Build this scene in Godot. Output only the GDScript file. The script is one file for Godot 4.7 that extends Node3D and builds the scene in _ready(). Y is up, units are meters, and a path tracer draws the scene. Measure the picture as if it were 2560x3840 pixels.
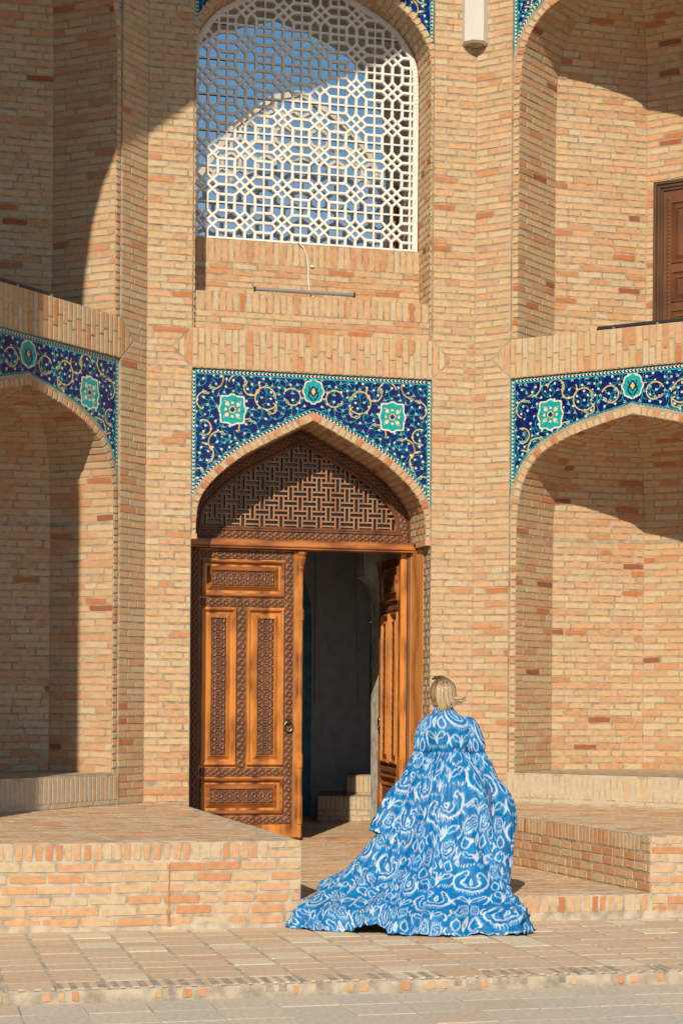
extends Node3D
# An iwan of pale brick in morning sun: three bays of a half octagon, a carved door, and a woman in a blue ikat robe.
# World: y up, metres; the door bay is the plane z = 0 and faces +z. The iwan's front arch stands at z = 5.5, out of the picture.

var rng := RandomNumberGenerator.new()
var M := {}                      # materials
var brick_mats: Array = []       # one per clay colour
var brick_shapes: Array = []     # shared unit bricks, by class
const S2 := 0.70710678
const COURSE := 0.0693
const BRICK_H := 0.0545
# clay colours, linear
const CLAY := [Color(.545, .392, .234), Color(.535, .43, .286), Color(.555, .345, .204), Color(.555, .395, .252), Color(.52, .26, .13), Color(.46, .18, .075), Color(.31, .105, .052), Color(.50, .365, .21), Color(.535, .305, .165), Color(.50, .43, .32), Color(.50, .37, .265), Color(.47, .335, .235)]
const MORTAR := Color(.42, .348, .262)

# ------------------------------------------------------------------ mesh helpers
class Buf:
	var v := PackedVector3Array()
	var n := PackedVector3Array()
	var c := PackedColorArray()
	var t := PackedVector2Array()
	func tri(a: Vector3, b: Vector3, d: Vector3, col := Color.WHITE) -> void:      # counter-clockwise from outside
		var m := (b - a).cross(d - a).normalized()
		v.append(a); v.append(d); v.append(b)
		n.append(m); n.append(m); n.append(m)
		c.append(col); c.append(col); c.append(col)
	func quad(a: Vector3, b: Vector3, d: Vector3, e: Vector3, col := Color.WHITE) -> void:
		tri(a, b, d, col)
		tri(a, d, e, col)
	func tri_uv(a: Vector3, b: Vector3, d: Vector3, ua: Vector2, ub: Vector2, ud: Vector2) -> void:
		tri(a, b, d)
		t.append(ua); t.append(ud); t.append(ub)
	func box(lo: Vector3, hi: Vector3, xf := Transform3D.IDENTITY, col := Color.WHITE) -> void:
		var p: Array[Vector3] = []
		for i in 8:
			p.append(xf * Vector3(hi.x if i & 1 else lo.x, hi.y if i & 2 else lo.y, hi.z if i & 4 else lo.z))
		quad(p[4], p[5], p[7], p[6], col); quad(p[1], p[0], p[2], p[3], col)
		quad(p[5], p[1], p[3], p[7], col); quad(p[0], p[4], p[6], p[2], col)
		quad(p[6], p[7], p[3], p[2], col); quad(p[0], p[1], p[5], p[4], col)
	# a box with its long edges chamfered on the +z side
	func board(lo: Vector3, hi: Vector3, ch: float, xf := Transform3D.IDENTITY, col := Color.WHITE) -> void:
		var a := [Vector2(lo.x, lo.y), Vector2(hi.x, lo.y), Vector2(hi.x, hi.y), Vector2(lo.x, hi.y)]
		var b := [Vector2(lo.x + ch, lo.y + ch), Vector2(hi.x - ch, lo.y + ch), Vector2(hi.x - ch, hi.y - ch), Vector2(lo.x + ch, hi.y - ch)]
		for i in 4:
			var j := (i + 1) % 4
			quad(xf * Vector3(a[i].x, a[i].y, lo.z), xf * Vector3(a[j].x, a[j].y, lo.z), xf * Vector3(a[j].x, a[j].y, hi.z - ch), xf * Vector3(a[i].x, a[i].y, hi.z - ch), col)
			quad(xf * Vector3(a[i].x, a[i].y, hi.z - ch), xf * Vector3(a[j].x, a[j].y, hi.z - ch), xf * Vector3(b[j].x, b[j].y, hi.z), xf * Vector3(b[i].x, b[i].y, hi.z), col)
		quad(xf * Vector3(b[0].x, b[0].y, hi.z), xf * Vector3(b[1].x, b[1].y, hi.z), xf * Vector3(b[2].x, b[2].y, hi.z), xf * Vector3(b[3].x, b[3].y, hi.z), col)
		quad(xf * Vector3(a[1].x, a[1].y, lo.z), xf * Vector3(a[0].x, a[0].y, lo.z), xf * Vector3(a[3].x, a[3].y, lo.z), xf * Vector3(a[2].x, a[2].y, lo.z), col)
	func mesh() -> ArrayMesh:
		var m := ArrayMesh.new()
		if v.is_empty():
			return m
		var a := []
		a.resize(Mesh.ARRAY_MAX)
		a[Mesh.ARRAY_VERTEX] = v
		a[Mesh.ARRAY_NORMAL] = n
		a[Mesh.ARRAY_COLOR] = c
		if t.size() == v.size():
			a[Mesh.ARRAY_TEX_UV] = t
		m.add_surface_from_arrays(Mesh.PRIMITIVE_TRIANGLES, a)
		return m

# a smooth sheet over rows x cols points; uv optional, colours optional
func sheet(p: PackedVector3Array, rows: int, cols: int, closed := false, uv := PackedVector2Array(), col := PackedColorArray()) -> ArrayMesh:
	var nn := PackedVector3Array()
	nn.resize(p.size())
	var idx := PackedInt32Array()
	for i in rows - 1:
		for j in (cols if closed else cols - 1):
			var j2 := (j + 1) % cols
			var a := i * cols + j
			var b := i * cols + j2
			var d := (i + 1) * cols + j2
			var e := (i + 1) * cols + j
			var m := (p[b] - p[a]).cross(p[d] - p[a]) + (p[d] - p[a]).cross(p[e] - p[a])
			nn[a] += m; nn[b] += m; nn[d] += m; nn[e] += m
			idx.append_array([a, d, b, a, e, d])
	for i in nn.size():
		nn[i] = nn[i].normalized()
	var arr := []
	arr.resize(Mesh.ARRAY_MAX)
	arr[Mesh.ARRAY_VERTEX] = p
	arr[Mesh.ARRAY_NORMAL] = nn
	arr[Mesh.ARRAY_INDEX] = idx
	if uv.size() == p.size():
		arr[Mesh.ARRAY_TEX_UV] = uv
	if col.size() == p.size():
		arr[Mesh.ARRAY_COLOR] = col
	var ms := ArrayMesh.new()
	ms.add_surface_from_arrays(Mesh.PRIMITIVE_TRIANGLES, arr)
	return ms

func put(parent: Node, called: String, mesh: Mesh, mat: Material) -> MeshInstance3D:
	var o := MeshInstance3D.new()
	o.name = called
	o.mesh = mesh
	o.material_override = mat
	parent.add_child(o, true)
	return o

func thing(called: String, label: String, category: String, at := Vector3.ZERO, group := "") -> Node3D:
	var o := Node3D.new()
	o.name = called
	add_child(o, true)
	o.position = at
	tag(o, label, category, group)
	return o

func tag(o: Node, label: String, category := "", group := "", kind := "") -> void:
	if label: o.set_meta("label", label)
	if category: o.set_meta("category", category)
	if group: o.set_meta("group", group)
	if kind: o.set_meta("kind", kind)

func branch(parent: Node, called: String) -> Node3D:
	var o := Node3D.new()
	o.name = called
	parent.add_child(o, true)
	return o

# ------------------------------------------------------------------ procedural textures and materials
func grey_noise(size: int, freq: float, octaves: int, sd: int, lo: float, hi: float, sx := 1.0, sy := 1.0, ridged := false) -> Image:
	var f := FastNoiseLite.new()
	f.seed = sd
	f.frequency = freq
	f.fractal_octaves = octaves
	f.noise_type = FastNoiseLite.TYPE_SIMPLEX_SMOOTH
	if ridged: f.fractal_type = FastNoiseLite.FRACTAL_RIDGED
	var im: Image
	if sx == 1.0 and sy == 1.0:
		im = f.get_seamless_image(size, size)
	else:
		im = f.get_image(int(size / sx), int(size / sy), false, false, true)
		im.resize(size, size, Image.INTERPOLATE_CUBIC)
	var data := im.get_data()
	if im.get_format() != Image.FORMAT_L8:
		im.convert(Image.FORMAT_L8)
		data = im.get_data()
	for i in data.size():
		data[i] = int(clampf(lo + (hi - lo) * data[i] / 255.0, 0.0, 1.0) * 255.0)
	return Image.create_from_data(size, size, false, Image.FORMAT_L8, data)

func tex(im: Image) -> ImageTexture:
	im.generate_mipmaps()
	return ImageTexture.create_from_image(im)

func lin(c: Color) -> Color:
	return c.linear_to_srgb()

func mat(c: Color, rough := 0.8, al: Texture2D = null, bump: Texture2D = null, bump_cm := 0.2, uvs := 1.0) -> StandardMaterial3D:
	var m := StandardMaterial3D.new()
	m.albedo_color = lin(c)
	m.roughness = rough
	m.cull_mode = BaseMaterial3D.CULL_DISABLED
	if al:
		m.albedo_texture = al
	if bump:
		m.heightmap_enabled = true
		m.heightmap_texture = bump
		m.heightmap_scale = bump_cm
	if al or bump:
		m.uv1_triplanar = true
		m.uv1_world_triplanar = true
		m.uv1_scale = Vector3.ONE * uvs
	return m

func make_materials() -> void:
	var fine := tex(grey_noise(512, .022, 5, 3, .90, 1.06))
	var coarse := tex(grey_noise(512, .012, 5, 9, .74, 1.12))
	var pit := tex(grey_noise(512, .09, 4, 21, 0.0, 1.0))
	for c in CLAY:
		brick_mats.append(mat(c, .9, fine, pit, .04, 1.3))
	var vb := mat(Color.WHITE, .9, fine, pit, .04, 1.3)
	vb.vertex_color_use_as_albedo = true
	M.brickwork = vb
	M.mortar = mat(MORTAR, .95, coarse, pit, .18, 1.3)
	M.soft = fine
	M.ground = mat(Color(.46, .39, .30), .95, coarse, pit, .15, .5)
	M.clay_plain = mat(Color(.52, .39, .25), .95, coarse, pit, .5, .8)
	M.cement = mat(Color(.50, .44, .355), .95, coarse, pit, .15, 1.1)
	M.plaster = mat(Color(.53, .555, .57), .9, fine, pit, .05, .5)
	M.white_plaster = mat(Color(.70, .69, .66), .85, coarse, pit, .15, .9)
	M.blue_paint = mat(Color(.08, .30, .47), .6, coarse, null, .1, .8)
	M.jali = mat(Color(.75, .77, .79), .8, fine, pit, .08, 1.2)
	M.cream = mat(Color(.58, .54, .46), .85, fine, pit, .1, 1.0)
	M.grout = mat(Color(.62, .56, .44), .9)
	M.white_paint = mat(Color(.60, .61, .62), .5)
	M.white_cable = mat(Color(.75, .74, .70), .5)
	M.grey_metal = mat(Color(.42, .46, .50), .35); M.grey_metal.metallic = .8
	M.black_pipe = mat(Color(.025, .027, .03), .4)
	M.clip = mat(Color(.6, .6, .58), .4); M.clip.metallic = .5
	M.bronze = mat(Color(.14, .115, .06), .38); M.bronze.metallic = .85
	# wood: grain along y (upright) and along x (level)
	M.wood = wood(false, Color(.58, .235, .052), Color(.12, .032, .009), .42)
	M.wood_level = wood(true, Color(.48, .175, .04), Color(.12, .034, .010), .42)
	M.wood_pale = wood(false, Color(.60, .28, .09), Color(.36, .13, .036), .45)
	M.wood_carved = wood(false, Color(.17, .072, .034), Color(.10, .042, .021), .42)
	M.wood_old = wood(false, Color(.17, .065, .026), Color(.075, .028, .013), .5)
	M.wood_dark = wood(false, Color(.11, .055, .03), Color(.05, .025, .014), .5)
	M.wood_lattice = wood(false, Color(.38, .20, .11), Color(.24, .115, .06), .6)
	M.pane = mat(Color(.022, .022, .02), .12)
	M.leaf = mat(Color(.055, .14, .03), .6)
	M.leaf.backlight_enabled = true
	M.leaf.backlight = lin(Color(.06, .16, .03))

func wood(level: bool, light: Color, dark: Color, rough: float) -> StandardMaterial3D:
	var f := FastNoiseLite.new()
	f.seed = 5 if level else 8
	f.frequency = .02
	f.fractal_octaves = 4
	var n := 320
	var im := Image.create(n, n, false, Image.FORMAT_RGB8)
	for y in n:
		for x in n:
			var mx := x if x < n / 2 else n - 1 - x          # mirrored halves, so that it repeats without a seam
			var my := y if y < n / 2 else n - 1 - y
			var a := float(mx if not level else my) * 2.2
			var b := float(my if not level else mx) * .12
			var g := f.get_noise_2d(a, b) * .55 + .62
			var blot := f.get_noise_2d(mx * .8 + 400.0, my * .28) * 1.5 if not level else f.get_noise_2d(mx * .28 + 400.0, my * .8) * 1.5
			im.set_pixel(x, y, lin(dark.lerp(light, clampf(g + blot * .75, 0.0, 1.0))))
	var m := mat(Color.WHITE, rough, tex(im), null, .1, .8)
	m.clearcoat_enabled = true
	m.clearcoat = .08
	m.clearcoat_roughness = .3
	return m

# ------------------------------------------------------------------ bricks
func outline(length: float, height: float, sloppy := 1.0) -> PackedVector2Array:
	var rs := minf(.0055 / length, .3)
	var rt := minf(.0055 / height, .3)
	var js := .004 / length * sloppy
	var jt := .0035 / height * sloppy
	var q := PackedVector2Array()
	for p in [[rs, 0.0], [.5, 0.0], [1.0 - rs, 0.0], [1.0, rt], [1.0, 1.0 - rt], [1.0 - rs, 1.0], [.5, 1.0], [rs, 1.0], [0.0, 1.0 - rt], [0.0, rt]]:
		q.append(Vector2(p[0] + rng.randf_range(-js, js), p[1] + rng.randf_range(-jt, jt)))
	return q

func brick_geo(b: Buf, p00: Vector3, p10: Vector3, p11: Vector3, p01: Vector3, nrm: Vector3, depth: float, col: Color, sloppy := 1.0, size := Vector2.ZERO) -> void:
	var length := size.x if size.x > 0.0 else maxf(.01, ((p10 - p00).length() + (p11 - p01).length()) * .5)
	var height := size.y if size.y > 0.0 else maxf(.01, ((p01 - p00).length() + (p11 - p10).length()) * .5)
	var o := outline(length, height, sloppy)
	var ins := Vector2(minf(.0035 / length, .2), minf(.0035 / height, .2))
	var outer: Array[Vector3] = []
	var front: Array[Vector3] = []
	var d := depth + rng.randf_range(-.0012, .0012)
	for q in o:
		outer.append(p00.lerp(p10, q.x).lerp(p01.lerp(p11, q.x), q.y) - nrm * .003)
		var w := Vector2(lerpf(ins.x, 1.0 - ins.x, q.x), lerpf(ins.y, 1.0 - ins.y, q.y))
		front.append(p00.lerp(p10, w.x).lerp(p01.lerp(p11, w.x), w.y) + nrm * d)
	var n := o.size()
	for i in n:
		var j := (i + 1) % n
		b.quad(outer[i], outer[j], front[j], front[i], col)
	for i in range(1, n - 1):
		b.tri(front[0], front[i], front[i + 1], col)

const CLASSES := [Vector2(.245, .053), Vector2(.12, .053), Vector2(.06, .053), Vector2(.053, .13), Vector2(.053, .21), Vector2(.26, .26)]
func make_brick_shapes() -> void:
	for c in CLASSES:
		var vs: Array = []
		for k in 5:
			var b := Buf.new()
			brick_geo(b, Vector3.ZERO, Vector3(1, 0, 0), Vector3(1, 1, 0), Vector3(0, 1, 0), Vector3(0, 0, 1), .005, Color.WHITE, 1.0, c)
			vs.append(b.mesh())
		brick_shapes.append(vs)

func clay(kind := "wall") -> int:
	var r := rng.randf()
	var w: Array
	match kind:
		"wall": w = [.36, .19, .16, .19, .025, .008, .0, .045, .022]
		"niche": w = [.28, .15, .20, .17, .055, .02, .018, .045, .062]
		"band": w = [.24, .20, .20, .16, .09, .04, .0, .04, .03]
		"warm": w = [.26, .08, .25, .12, .09, .03, .0, .04, .13]
		"pale": w = [.1, .06, .0, .04, .0, .0, .0, .0, .0, .8]
		"floor": w = [.05, .05, .08, .14, .02, .0, .0, .0, .02, .08, .32, .24]
		"terrace": w = [.18, .16, .24, .20, .10, .02, .0, .02, .08]
	for i in w.size():
		r -= w[i]
		if r <= 0.0:
			return i
	return 0

# a laid brick: [p00, p10, p11, p01, normal, clay, proud, squareness known (true = a parallelogram)]
func lay_one(list: Array, p00: Vector3, p10: Vector3, p11: Vector3, p01: Vector3, nrm: Vector3, k: int, proud := .0035, square := true) -> void:
	list.append([p00, p10, p11, p01, nrm, k, proud, square])

# courses of stretchers over a rectangle x0..x1, y0..y1 of the plane z of xf
func lay(list: Array, xf: Transform3D, x0: float, x1: float, y0: float, y1: float, z := 0.0, kind := "wall", course := COURSE, bh := BRICK_H, full := .25, phase := 0, joint := .013) -> void:
	var k := phase
	var y := y0 + (course - bh) * .5
	var nrm := xf.basis.z
	while y + bh * .6 < y1:
		var h := minf(bh, y1 - y)
		var x := x0 + .004
		var first := true
		while x < x1 - .02:
			var l := full * rng.randf_range(.9, 1.05)
			if first:
				l = full * ([.98, .52, .75, .5][k % 4]) * rng.randf_range(.92, 1.05)
				first = false
			elif rng.randf() < .10:
				l = full * .5
			var xe := x + l
			if x1 - xe < .05:
				xe = x1 - .004
			if y < 1.7 and kind == "wall" and rng.randf() < .018:          # a brick lost and filled with mortar
				x = xe + joint
				continue
			var dy := rng.randf_range(-.003, .003)
			var dy2 := dy + rng.randf_range(-.0035, .0035)
			lay_one(list, xf * Vector3(x, y + dy, z), xf * Vector3(xe, y + dy2, z), xf * Vector3(xe, y + dy2 + h, z), xf * Vector3(x, y + dy + h, z), nrm, clay("warm" if kind in ["wall", "niche"] and rng.randf() < clampf((2.1 - y) * .8, 0.0, .8) else kind))
			x = xe + joint * rng.randf_range(.7, 1.3)
		y += course
		k += 1

# upright bricks side by side
func lay_soldiers(list: Array, xf: Transform3D, x0: float, x1: float, y0: float, y1: float, z := 0.0, kind := "band", pitch := .068, gap := .015, split := false) -> void:
	var x := x0 + .004
	var k := 0
	var nrm := xf.basis.z
	while x < x1 - .02:
		var w := (pitch - gap) * rng.randf_range(.88, 1.1)
		if x1 - x - w < .02: w = x1 - x - .004
		var cuts := [y0 + .004, y1 - .004]
		if split:
			cuts = [y0 + .004, lerpf(y0, y1, [.36, .62, .44, .56][k % 4] + rng.randf_range(-.04, .04)), y1 - .004]
		for i in cuts.size() - 1:
			var a: float = cuts[i] + (.006 if i > 0 else 0.0)
			var b: float = cuts[i + 1] - (.006 if i < cuts.size() - 2 else 0.0)
			var s := rng.randf_range(-.0025, .0025)
			lay_one(list, xf * Vector3(x, a, z), xf * Vector3(x + w, a, z), xf * Vector3(x + w + s, b, z), xf * Vector3(x + s, b, z), nrm, clay(kind))
		x += w + gap * rng.randf_range(.8, 1.25)
		k += 1

# turn laid bricks into objects: the LARGEST (as seen from the eye) become bricks of their own, the rest one mass of brickwork
func build_bricks(parent: Node, list: Array, most: int, called := "brick", eye := Vector3(-4.05, 1.64, 17.46)) -> void:
	var order: Array = []
	for i in list.size():
		var e = list[i]
		var mid: Vector3 = (e[0] + e[2]) * .5
		var to: Vector3 = eye - mid
		var seen: float = (e[1] - e[0]).cross(e[3] - e[0]).length() * maxf(0.0, e[4].dot(to.normalized())) / to.length_squared()
		if not in_frame(mid): seen *= .001
		order.append([seen if e[7] else 0.0, i])
	order.sort_custom(func(a, b): return a[0] > b[0])
	var rest := Buf.new()
	for j in order.size():
		var e = list[order[j][1]]
		if j < most and order[j][0] > 0.0:
			var u: Vector3 = e[1] - e[0]
			var w: Vector3 = e[3] - e[0]
			var ratio := u.length() / w.length()
			var c := 0 if ratio > 3.3 else (1 if ratio > 1.6 else (2 if ratio > .7 else (3 if ratio > .32 else 4)))
			if ratio > .7 and ratio < 1.6 and u.length() > .15: c = 5
			var o := MeshInstance3D.new()
			o.name = called
			o.mesh = brick_shapes[c][rng.randi() % 5]
			o.material_override = brick_mats[e[5]]
			o.transform = Transform3D(Basis(u, w, e[4] * (e[6] / .005)), e[0])
			parent.add_child(o, true)
		else:
			var col: Color = CLAY[e[5]] * rng.randf_range(.92, 1.06)
			brick_geo(rest, e[0], e[1], e[2], e[3], e[4], e[6], col)
	if rest.v.size():
		var o := put(parent, called + "work" if called == "brick" else called + "_rows", rest.mesh(), M.brickwork)
		o.set_meta("kind", "stuff")

var view_side := Vector3(.9703, 0, .2419)
var view_dir := Vector3(.2419, 0, -.9703)
func in_frame(p: Vector3) -> bool:
	var q := p - Vector3(-4.049, 1.64, 17.457)
	var z := q.dot(view_dir)
	return absf(q.dot(view_side) / z) < .19 and q.y / z < .387 and q.y / z > -.18

func _ready() -> void:
	rng.seed = 20240611
	camera_and_light()
	make_materials()
	make_brick_shapes()
	ground()
	terraces()
	var house := thing("iwan_building", "tall pale brick building with blue tiled arches around a carved wooden door", "building")
	var lists := {"wall": [], "band": [], "ring": [], "vault": [], "sill": [], "bench": []}
	var central := Transform3D(Basis.IDENTITY, Vector3.ZERO)
	var left := Transform3D(Basis(Vector3(S2, 0, -S2), Vector3.UP, Vector3(S2, 0, S2)), Vector3(-1.66 - S2 * 1.69, 0, S2 * 1.69))
	var right := Transform3D(Basis(Vector3(S2, 0, S2), Vector3.UP, Vector3(-S2, 0, S2)), Vector3(1.66 + S2 * 1.69, 0, S2 * 1.69))
	var tiles_door := paint_tiles(ARCH_DOOR, 1.215, BAND0 - .004, 11)
	var tiles_niche := paint_tiles(ARCH_NICHE, 1.29, BAND0 - .004, 12)
	bay(house, central, 1.66, 1.215, ARCH_DOOR, ARCH_WINDOW, lists, 3.215, tiles_door, .62)
	for xf in [left, right]:
		bay(house, xf, 1.69, 1.29, ARCH_NICHE, ARCH_NICHE_UP, lists, .62, tiles_niche, .62)
		niche(house, xf, ARCH_NICHE, .92, lists)
		niche(house, xf, ARCH_NICHE_UP, BAND1, lists)
		bench(house, xf, lists)
	door_recess(house, central, lists)
	window_recess(house, central, lists)
	build_bricks(house, lists.wall, 300)
	build_bricks(house, lists.band, 260, "band_brick")
	build_bricks(house, lists.ring, 280, "arch_brick")
	build_bricks(house, lists.sill, 150, "sill_brick")
	build_bricks(house, lists.bench, 120, "bench_brick")
	build_bricks(house, lists.vault, 0, "vault_brick")
	iwan_front(house)
	portal(house)
	interior(house)
	lattice_window(house)
	upper_door(house, right)
	fittings(left, right)
	garden()
	woman()

const EYE := Vector3(-4.049, 1.64, 17.457)
func camera_and_light() -> void:
	var cam := Camera3D.new()
	cam.name = "camera"
	add_child(cam)
	cam.projection = Camera3D.PROJECTION_FRUSTUM
	cam.near = .1
	cam.far = 400.0
	var px := .1 / 6800.0                       # metres on the near plane for one photograph pixel
	cam.size = 3840.0 * px
	cam.frustum_offset = Vector2(0.0, (2620.0 - 1920.0) * px)
	cam.position = EYE
	cam.rotation = Vector3(0, -deg_to_rad(14.0), 0)
	cam.rotate_object_local(Vector3(0, 0, 1), .0075)
	cam.current = true
	var sun := DirectionalLight3D.new()
	sun.name = "sun"
	add_child(sun)
	var az := deg_to_rad(24.0)
	var el := deg_to_rad(33.0)
	var s := Vector3(-sin(az) * cos(el), sin(el), cos(az) * cos(el))
	sun.look_at_from_position(s * 50.0, Vector3.ZERO)
	sun.light_energy = 1.5
	sun.light_color = Color(1.0, .92, .80)
	sun.light_angular_distance = .5
	sun.shadow_enabled = true
	var we := WorldEnvironment.new()
	we.name = "environment"
	var e := Environment.new()
	e.background_mode = Environment.BG_SKY
	var sky := Sky.new()
	var sm := ProceduralSkyMaterial.new()
	sm.sky_top_color = Color(.155, .385, .535)
	sm.sky_horizon_color = Color(.95, .92, .86)
	sm.sky_curve = .085
	sm.ground_bottom_color = Color(.30, .26, .21)
	sm.ground_horizon_color = Color(.46, .47, .46)
	sky.sky_material = sm
	e.sky = sky
	e.tonemap_mode = Environment.TONE_MAPPER_LINEAR
	e.tonemap_exposure = 1.06
	e.background_energy_multiplier = 1.6
	e.sdfgi_enabled = true
	e.ssao_enabled = true
	e.ssil_enabled = true
	we.environment = e
	add_child(we)

# ------------------------------------------------------------------ the three bays
const ARCH_DOOR := [[1.165, 3.23], [1.160, 3.39], [1.132, 3.562], [1.042, 3.711], [.899, 3.858], [.702, 4.013], [.527, 4.115], [.316, 4.226], [.141, 4.319], [0.0, 4.385]]
const ARCH_NICHE := [[1.22, 3.30], [1.217, 3.45], [1.205, 3.57], [1.163, 3.777], [1.062, 3.971], [.916, 4.107], [.682, 4.22], [.465, 4.291], [.215, 4.354], [0.0, 4.40]]
const ARCH_NICHE_UP := [[1.22, 7.60], [1.207, 7.844], [1.188, 8.055], [1.137, 8.208], [1.049, 8.354], [.928, 8.468], [.80, 8.54], [.60, 8.62], [.40, 8.69], [.2, 8.75], [0.0, 8.80]]
const ARCH_WINDOW := [[1.19, 7.60], [1.188, 7.85], [1.183, 8.03], [1.166, 8.155], [1.122, 8.255], [1.068, 8.342], [.993, 8.437], [.90, 8.525], [.70, 8.64], [.50, 8.735], [.25, 8.835], [0.0, 8.93]]

func half_arch(tab: Array, step := .03) -> PackedVector2Array:      # springing to crown, smooth and evenly stepped
	var c := Curve2D.new()
	for i in tab.size():
		var p := Vector2(tab[i][0], tab[i][1])
		var a := Vector2(tab[maxi(i - 1, 0)][0], tab[maxi(i - 1, 0)][1])
		var b := Vector2(tab[mini(i + 1, tab.size() - 1)][0], tab[mini(i + 1, tab.size() - 1)][1])
		var t := (b - a) * .16
		if i == 0: t = Vector2(0, .03)
		c.add_point(p, -t, t)
	c.bake_interval = .005
	var out := PackedVector2Array()
	var n := int(ceil(c.get_baked_length() / step))
	for i in n + 1:
		out.append(c.sample_baked(c.get_baked_length() * i / n))
	return out

func whole_arch(tab: Array, step := .03) -> PackedVector2Array:     # right springing over the crown to the left springing
	var h := half_arch(tab, step)
	var out := h.duplicate()
	for i in range(h.size() - 2, -1, -1):
		out.append(Vector2(-h[i].x, h[i].y))
	return out

func offset_arch(a: PackedVector2Array, d: float) -> PackedVector2Array:    # outwards from the opening
	var out := PackedVector2Array()
	for i in a.size():
		var t := a[mini(i + 1, a.size() - 1)] - a[maxi(i - 1, 0)]
		var nrm := Vector2(t.y, -t.x).normalized()
		if absf(a[i].x) < .001: nrm = Vector2(0, 1.12)
		out.append(a[i] + nrm * d)
	return out

func arch_half_width(h: PackedVector2Array, y: float) -> float:
	if y <= h[0].y: return h[0].x
	for i in h.size() - 1:
		if y <= h[i + 1].y:
			return lerpf(h[i].x, h[i + 1].x, (y - h[i].y) / maxf(1e-5, h[i + 1].y - h[i].y))
	return 0.0

# the ring of brick ends round an arch, and down the jambs to y0
func lay_ring(list: Array, xf: Transform3D, tab: Array, width: float, y0: float, z: float, jamb_width: float) -> void:
	for side in [1.0, -1.0]:
		var h := half_arch(tab, .008)
		var path := PackedVector2Array()
		var y := y0
		while y < h[0].y - .004:
			path.append(Vector2(h[0].x, y))
			y += .008
		path.append_array(h)
		var out := PackedVector2Array()
		for i in path.size():
			var t := path[mini(i + 1, path.size() - 1)] - path[maxi(i - 1, 0)]
			var nrm := Vector2(t.y, -t.x).normalized()
			if i >= path.size() - 1: nrm = Vector2(0, 1.1)
			var w := lerpf(jamb_width, width, clampf((path[i].y - tab[0][1]) / .5, 0.0, 1.0))
			out.append(path[i] + nrm * w)
		var i := 0
		while i < path.size() - 3:
			var j := mini(i + int(rng.randf_range(6.4, 8.0)), path.size() - 1)
			if path.size() - 1 - j < 4: j = path.size() - 1
			var a := [path[i], path[j], out[j], out[i]]
			var q: Array[Vector3] = []
			for p in a: q.append(xf * Vector3(p.x * side, p.y, z))
			if side > 0:
				lay_one(list, q[3], q[2], q[1], q[0], xf.basis.z, clay("band"), .0035, true)
			else:
				lay_one(list, q[0], q[1], q[2], q[3], xf.basis.z, clay("band"), .0035, true)
			i = j + 2

# end of the brick band: nested mitred bricks on a pier; s = +1 on the pier at +x, x_in its inner edge
func lay_band_end(list: Array, xf: Transform3D, x_in: float, x_out: float, s: float, y0: float, y1: float) -> void:
	var yc := (y0 + y1) * .5
	var hh := (y1 - y0) * .5
	var nrm := xf.basis.z
	for k in 3:
		var a := k * .066 + .007
		var b := minf((k + 1) * .066 - .007, hh - .012)
		var ya := hh - a - .010
		var yb := maxf(hh - b - .010, .004)
		var q := [Vector3(x_in + s * a, yc - ya, 0), Vector3(x_in + s * b, yc - yb, 0), Vector3(x_in + s * b, yc + yb, 0), Vector3(x_in + s * a, yc + ya, 0)]
		if s < 0: q = [q[1], q[0], q[3], q[2]]
		lay_one(list, xf * q[0], xf * q[1], xf * q[2], xf * q[3], nrm, clay("band"), .0035, false)
	var n := 6
	for k in n:
		var ya := y0 + (y1 - y0) * k / n + .008
		var yb := y0 + (y1 - y0) * (k + 1) / n - .008
		var xa := (hh - absf(ya - yc)) + .012
		var xb := (hh - absf(yb - yc)) + .012
		var q := [Vector3(x_in + s * xa, ya, 0), Vector3(x_out, ya, 0), Vector3(x_out, yb, 0), Vector3(x_in + s * xb, yb, 0)]
		var cut := rng.randf_range(.07, .13)
		var mid: float = x_out - s * cut
		if s < 0:
			lay_one(list, xf * Vector3(mid - .006, ya, 0), xf * Vector3(q[0].x, ya, 0), xf * Vector3(q[3].x, yb, 0), xf * Vector3(mid - .006, yb, 0), nrm, clay("band"), .0035, false)
			lay_one(list, xf * Vector3(x_out + .004, ya, 0), xf * Vector3(mid - .02, ya, 0), xf * Vector3(mid - .02, yb, 0), xf * Vector3(x_out + .004, yb, 0), nrm, clay("band"), .0035, true)
		else:
			lay_one(list, xf * Vector3(q[0].x, ya, 0), xf * Vector3(mid, ya, 0), xf * Vector3(mid, yb, 0), xf * Vector3(q[3].x, yb, 0), nrm, clay("band"), .0035, false)
			lay_one(list, xf * Vector3(mid + .014, ya, 0), xf * Vector3(x_out - .004, ya, 0), xf * Vector3(x_out - .004, yb, 0), xf * Vector3(mid + .014, yb, 0), nrm, clay("band"), .0035, true)

const BAND0 := 4.85
const BAND1 := 5.24
const TOP := 9.35

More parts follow.
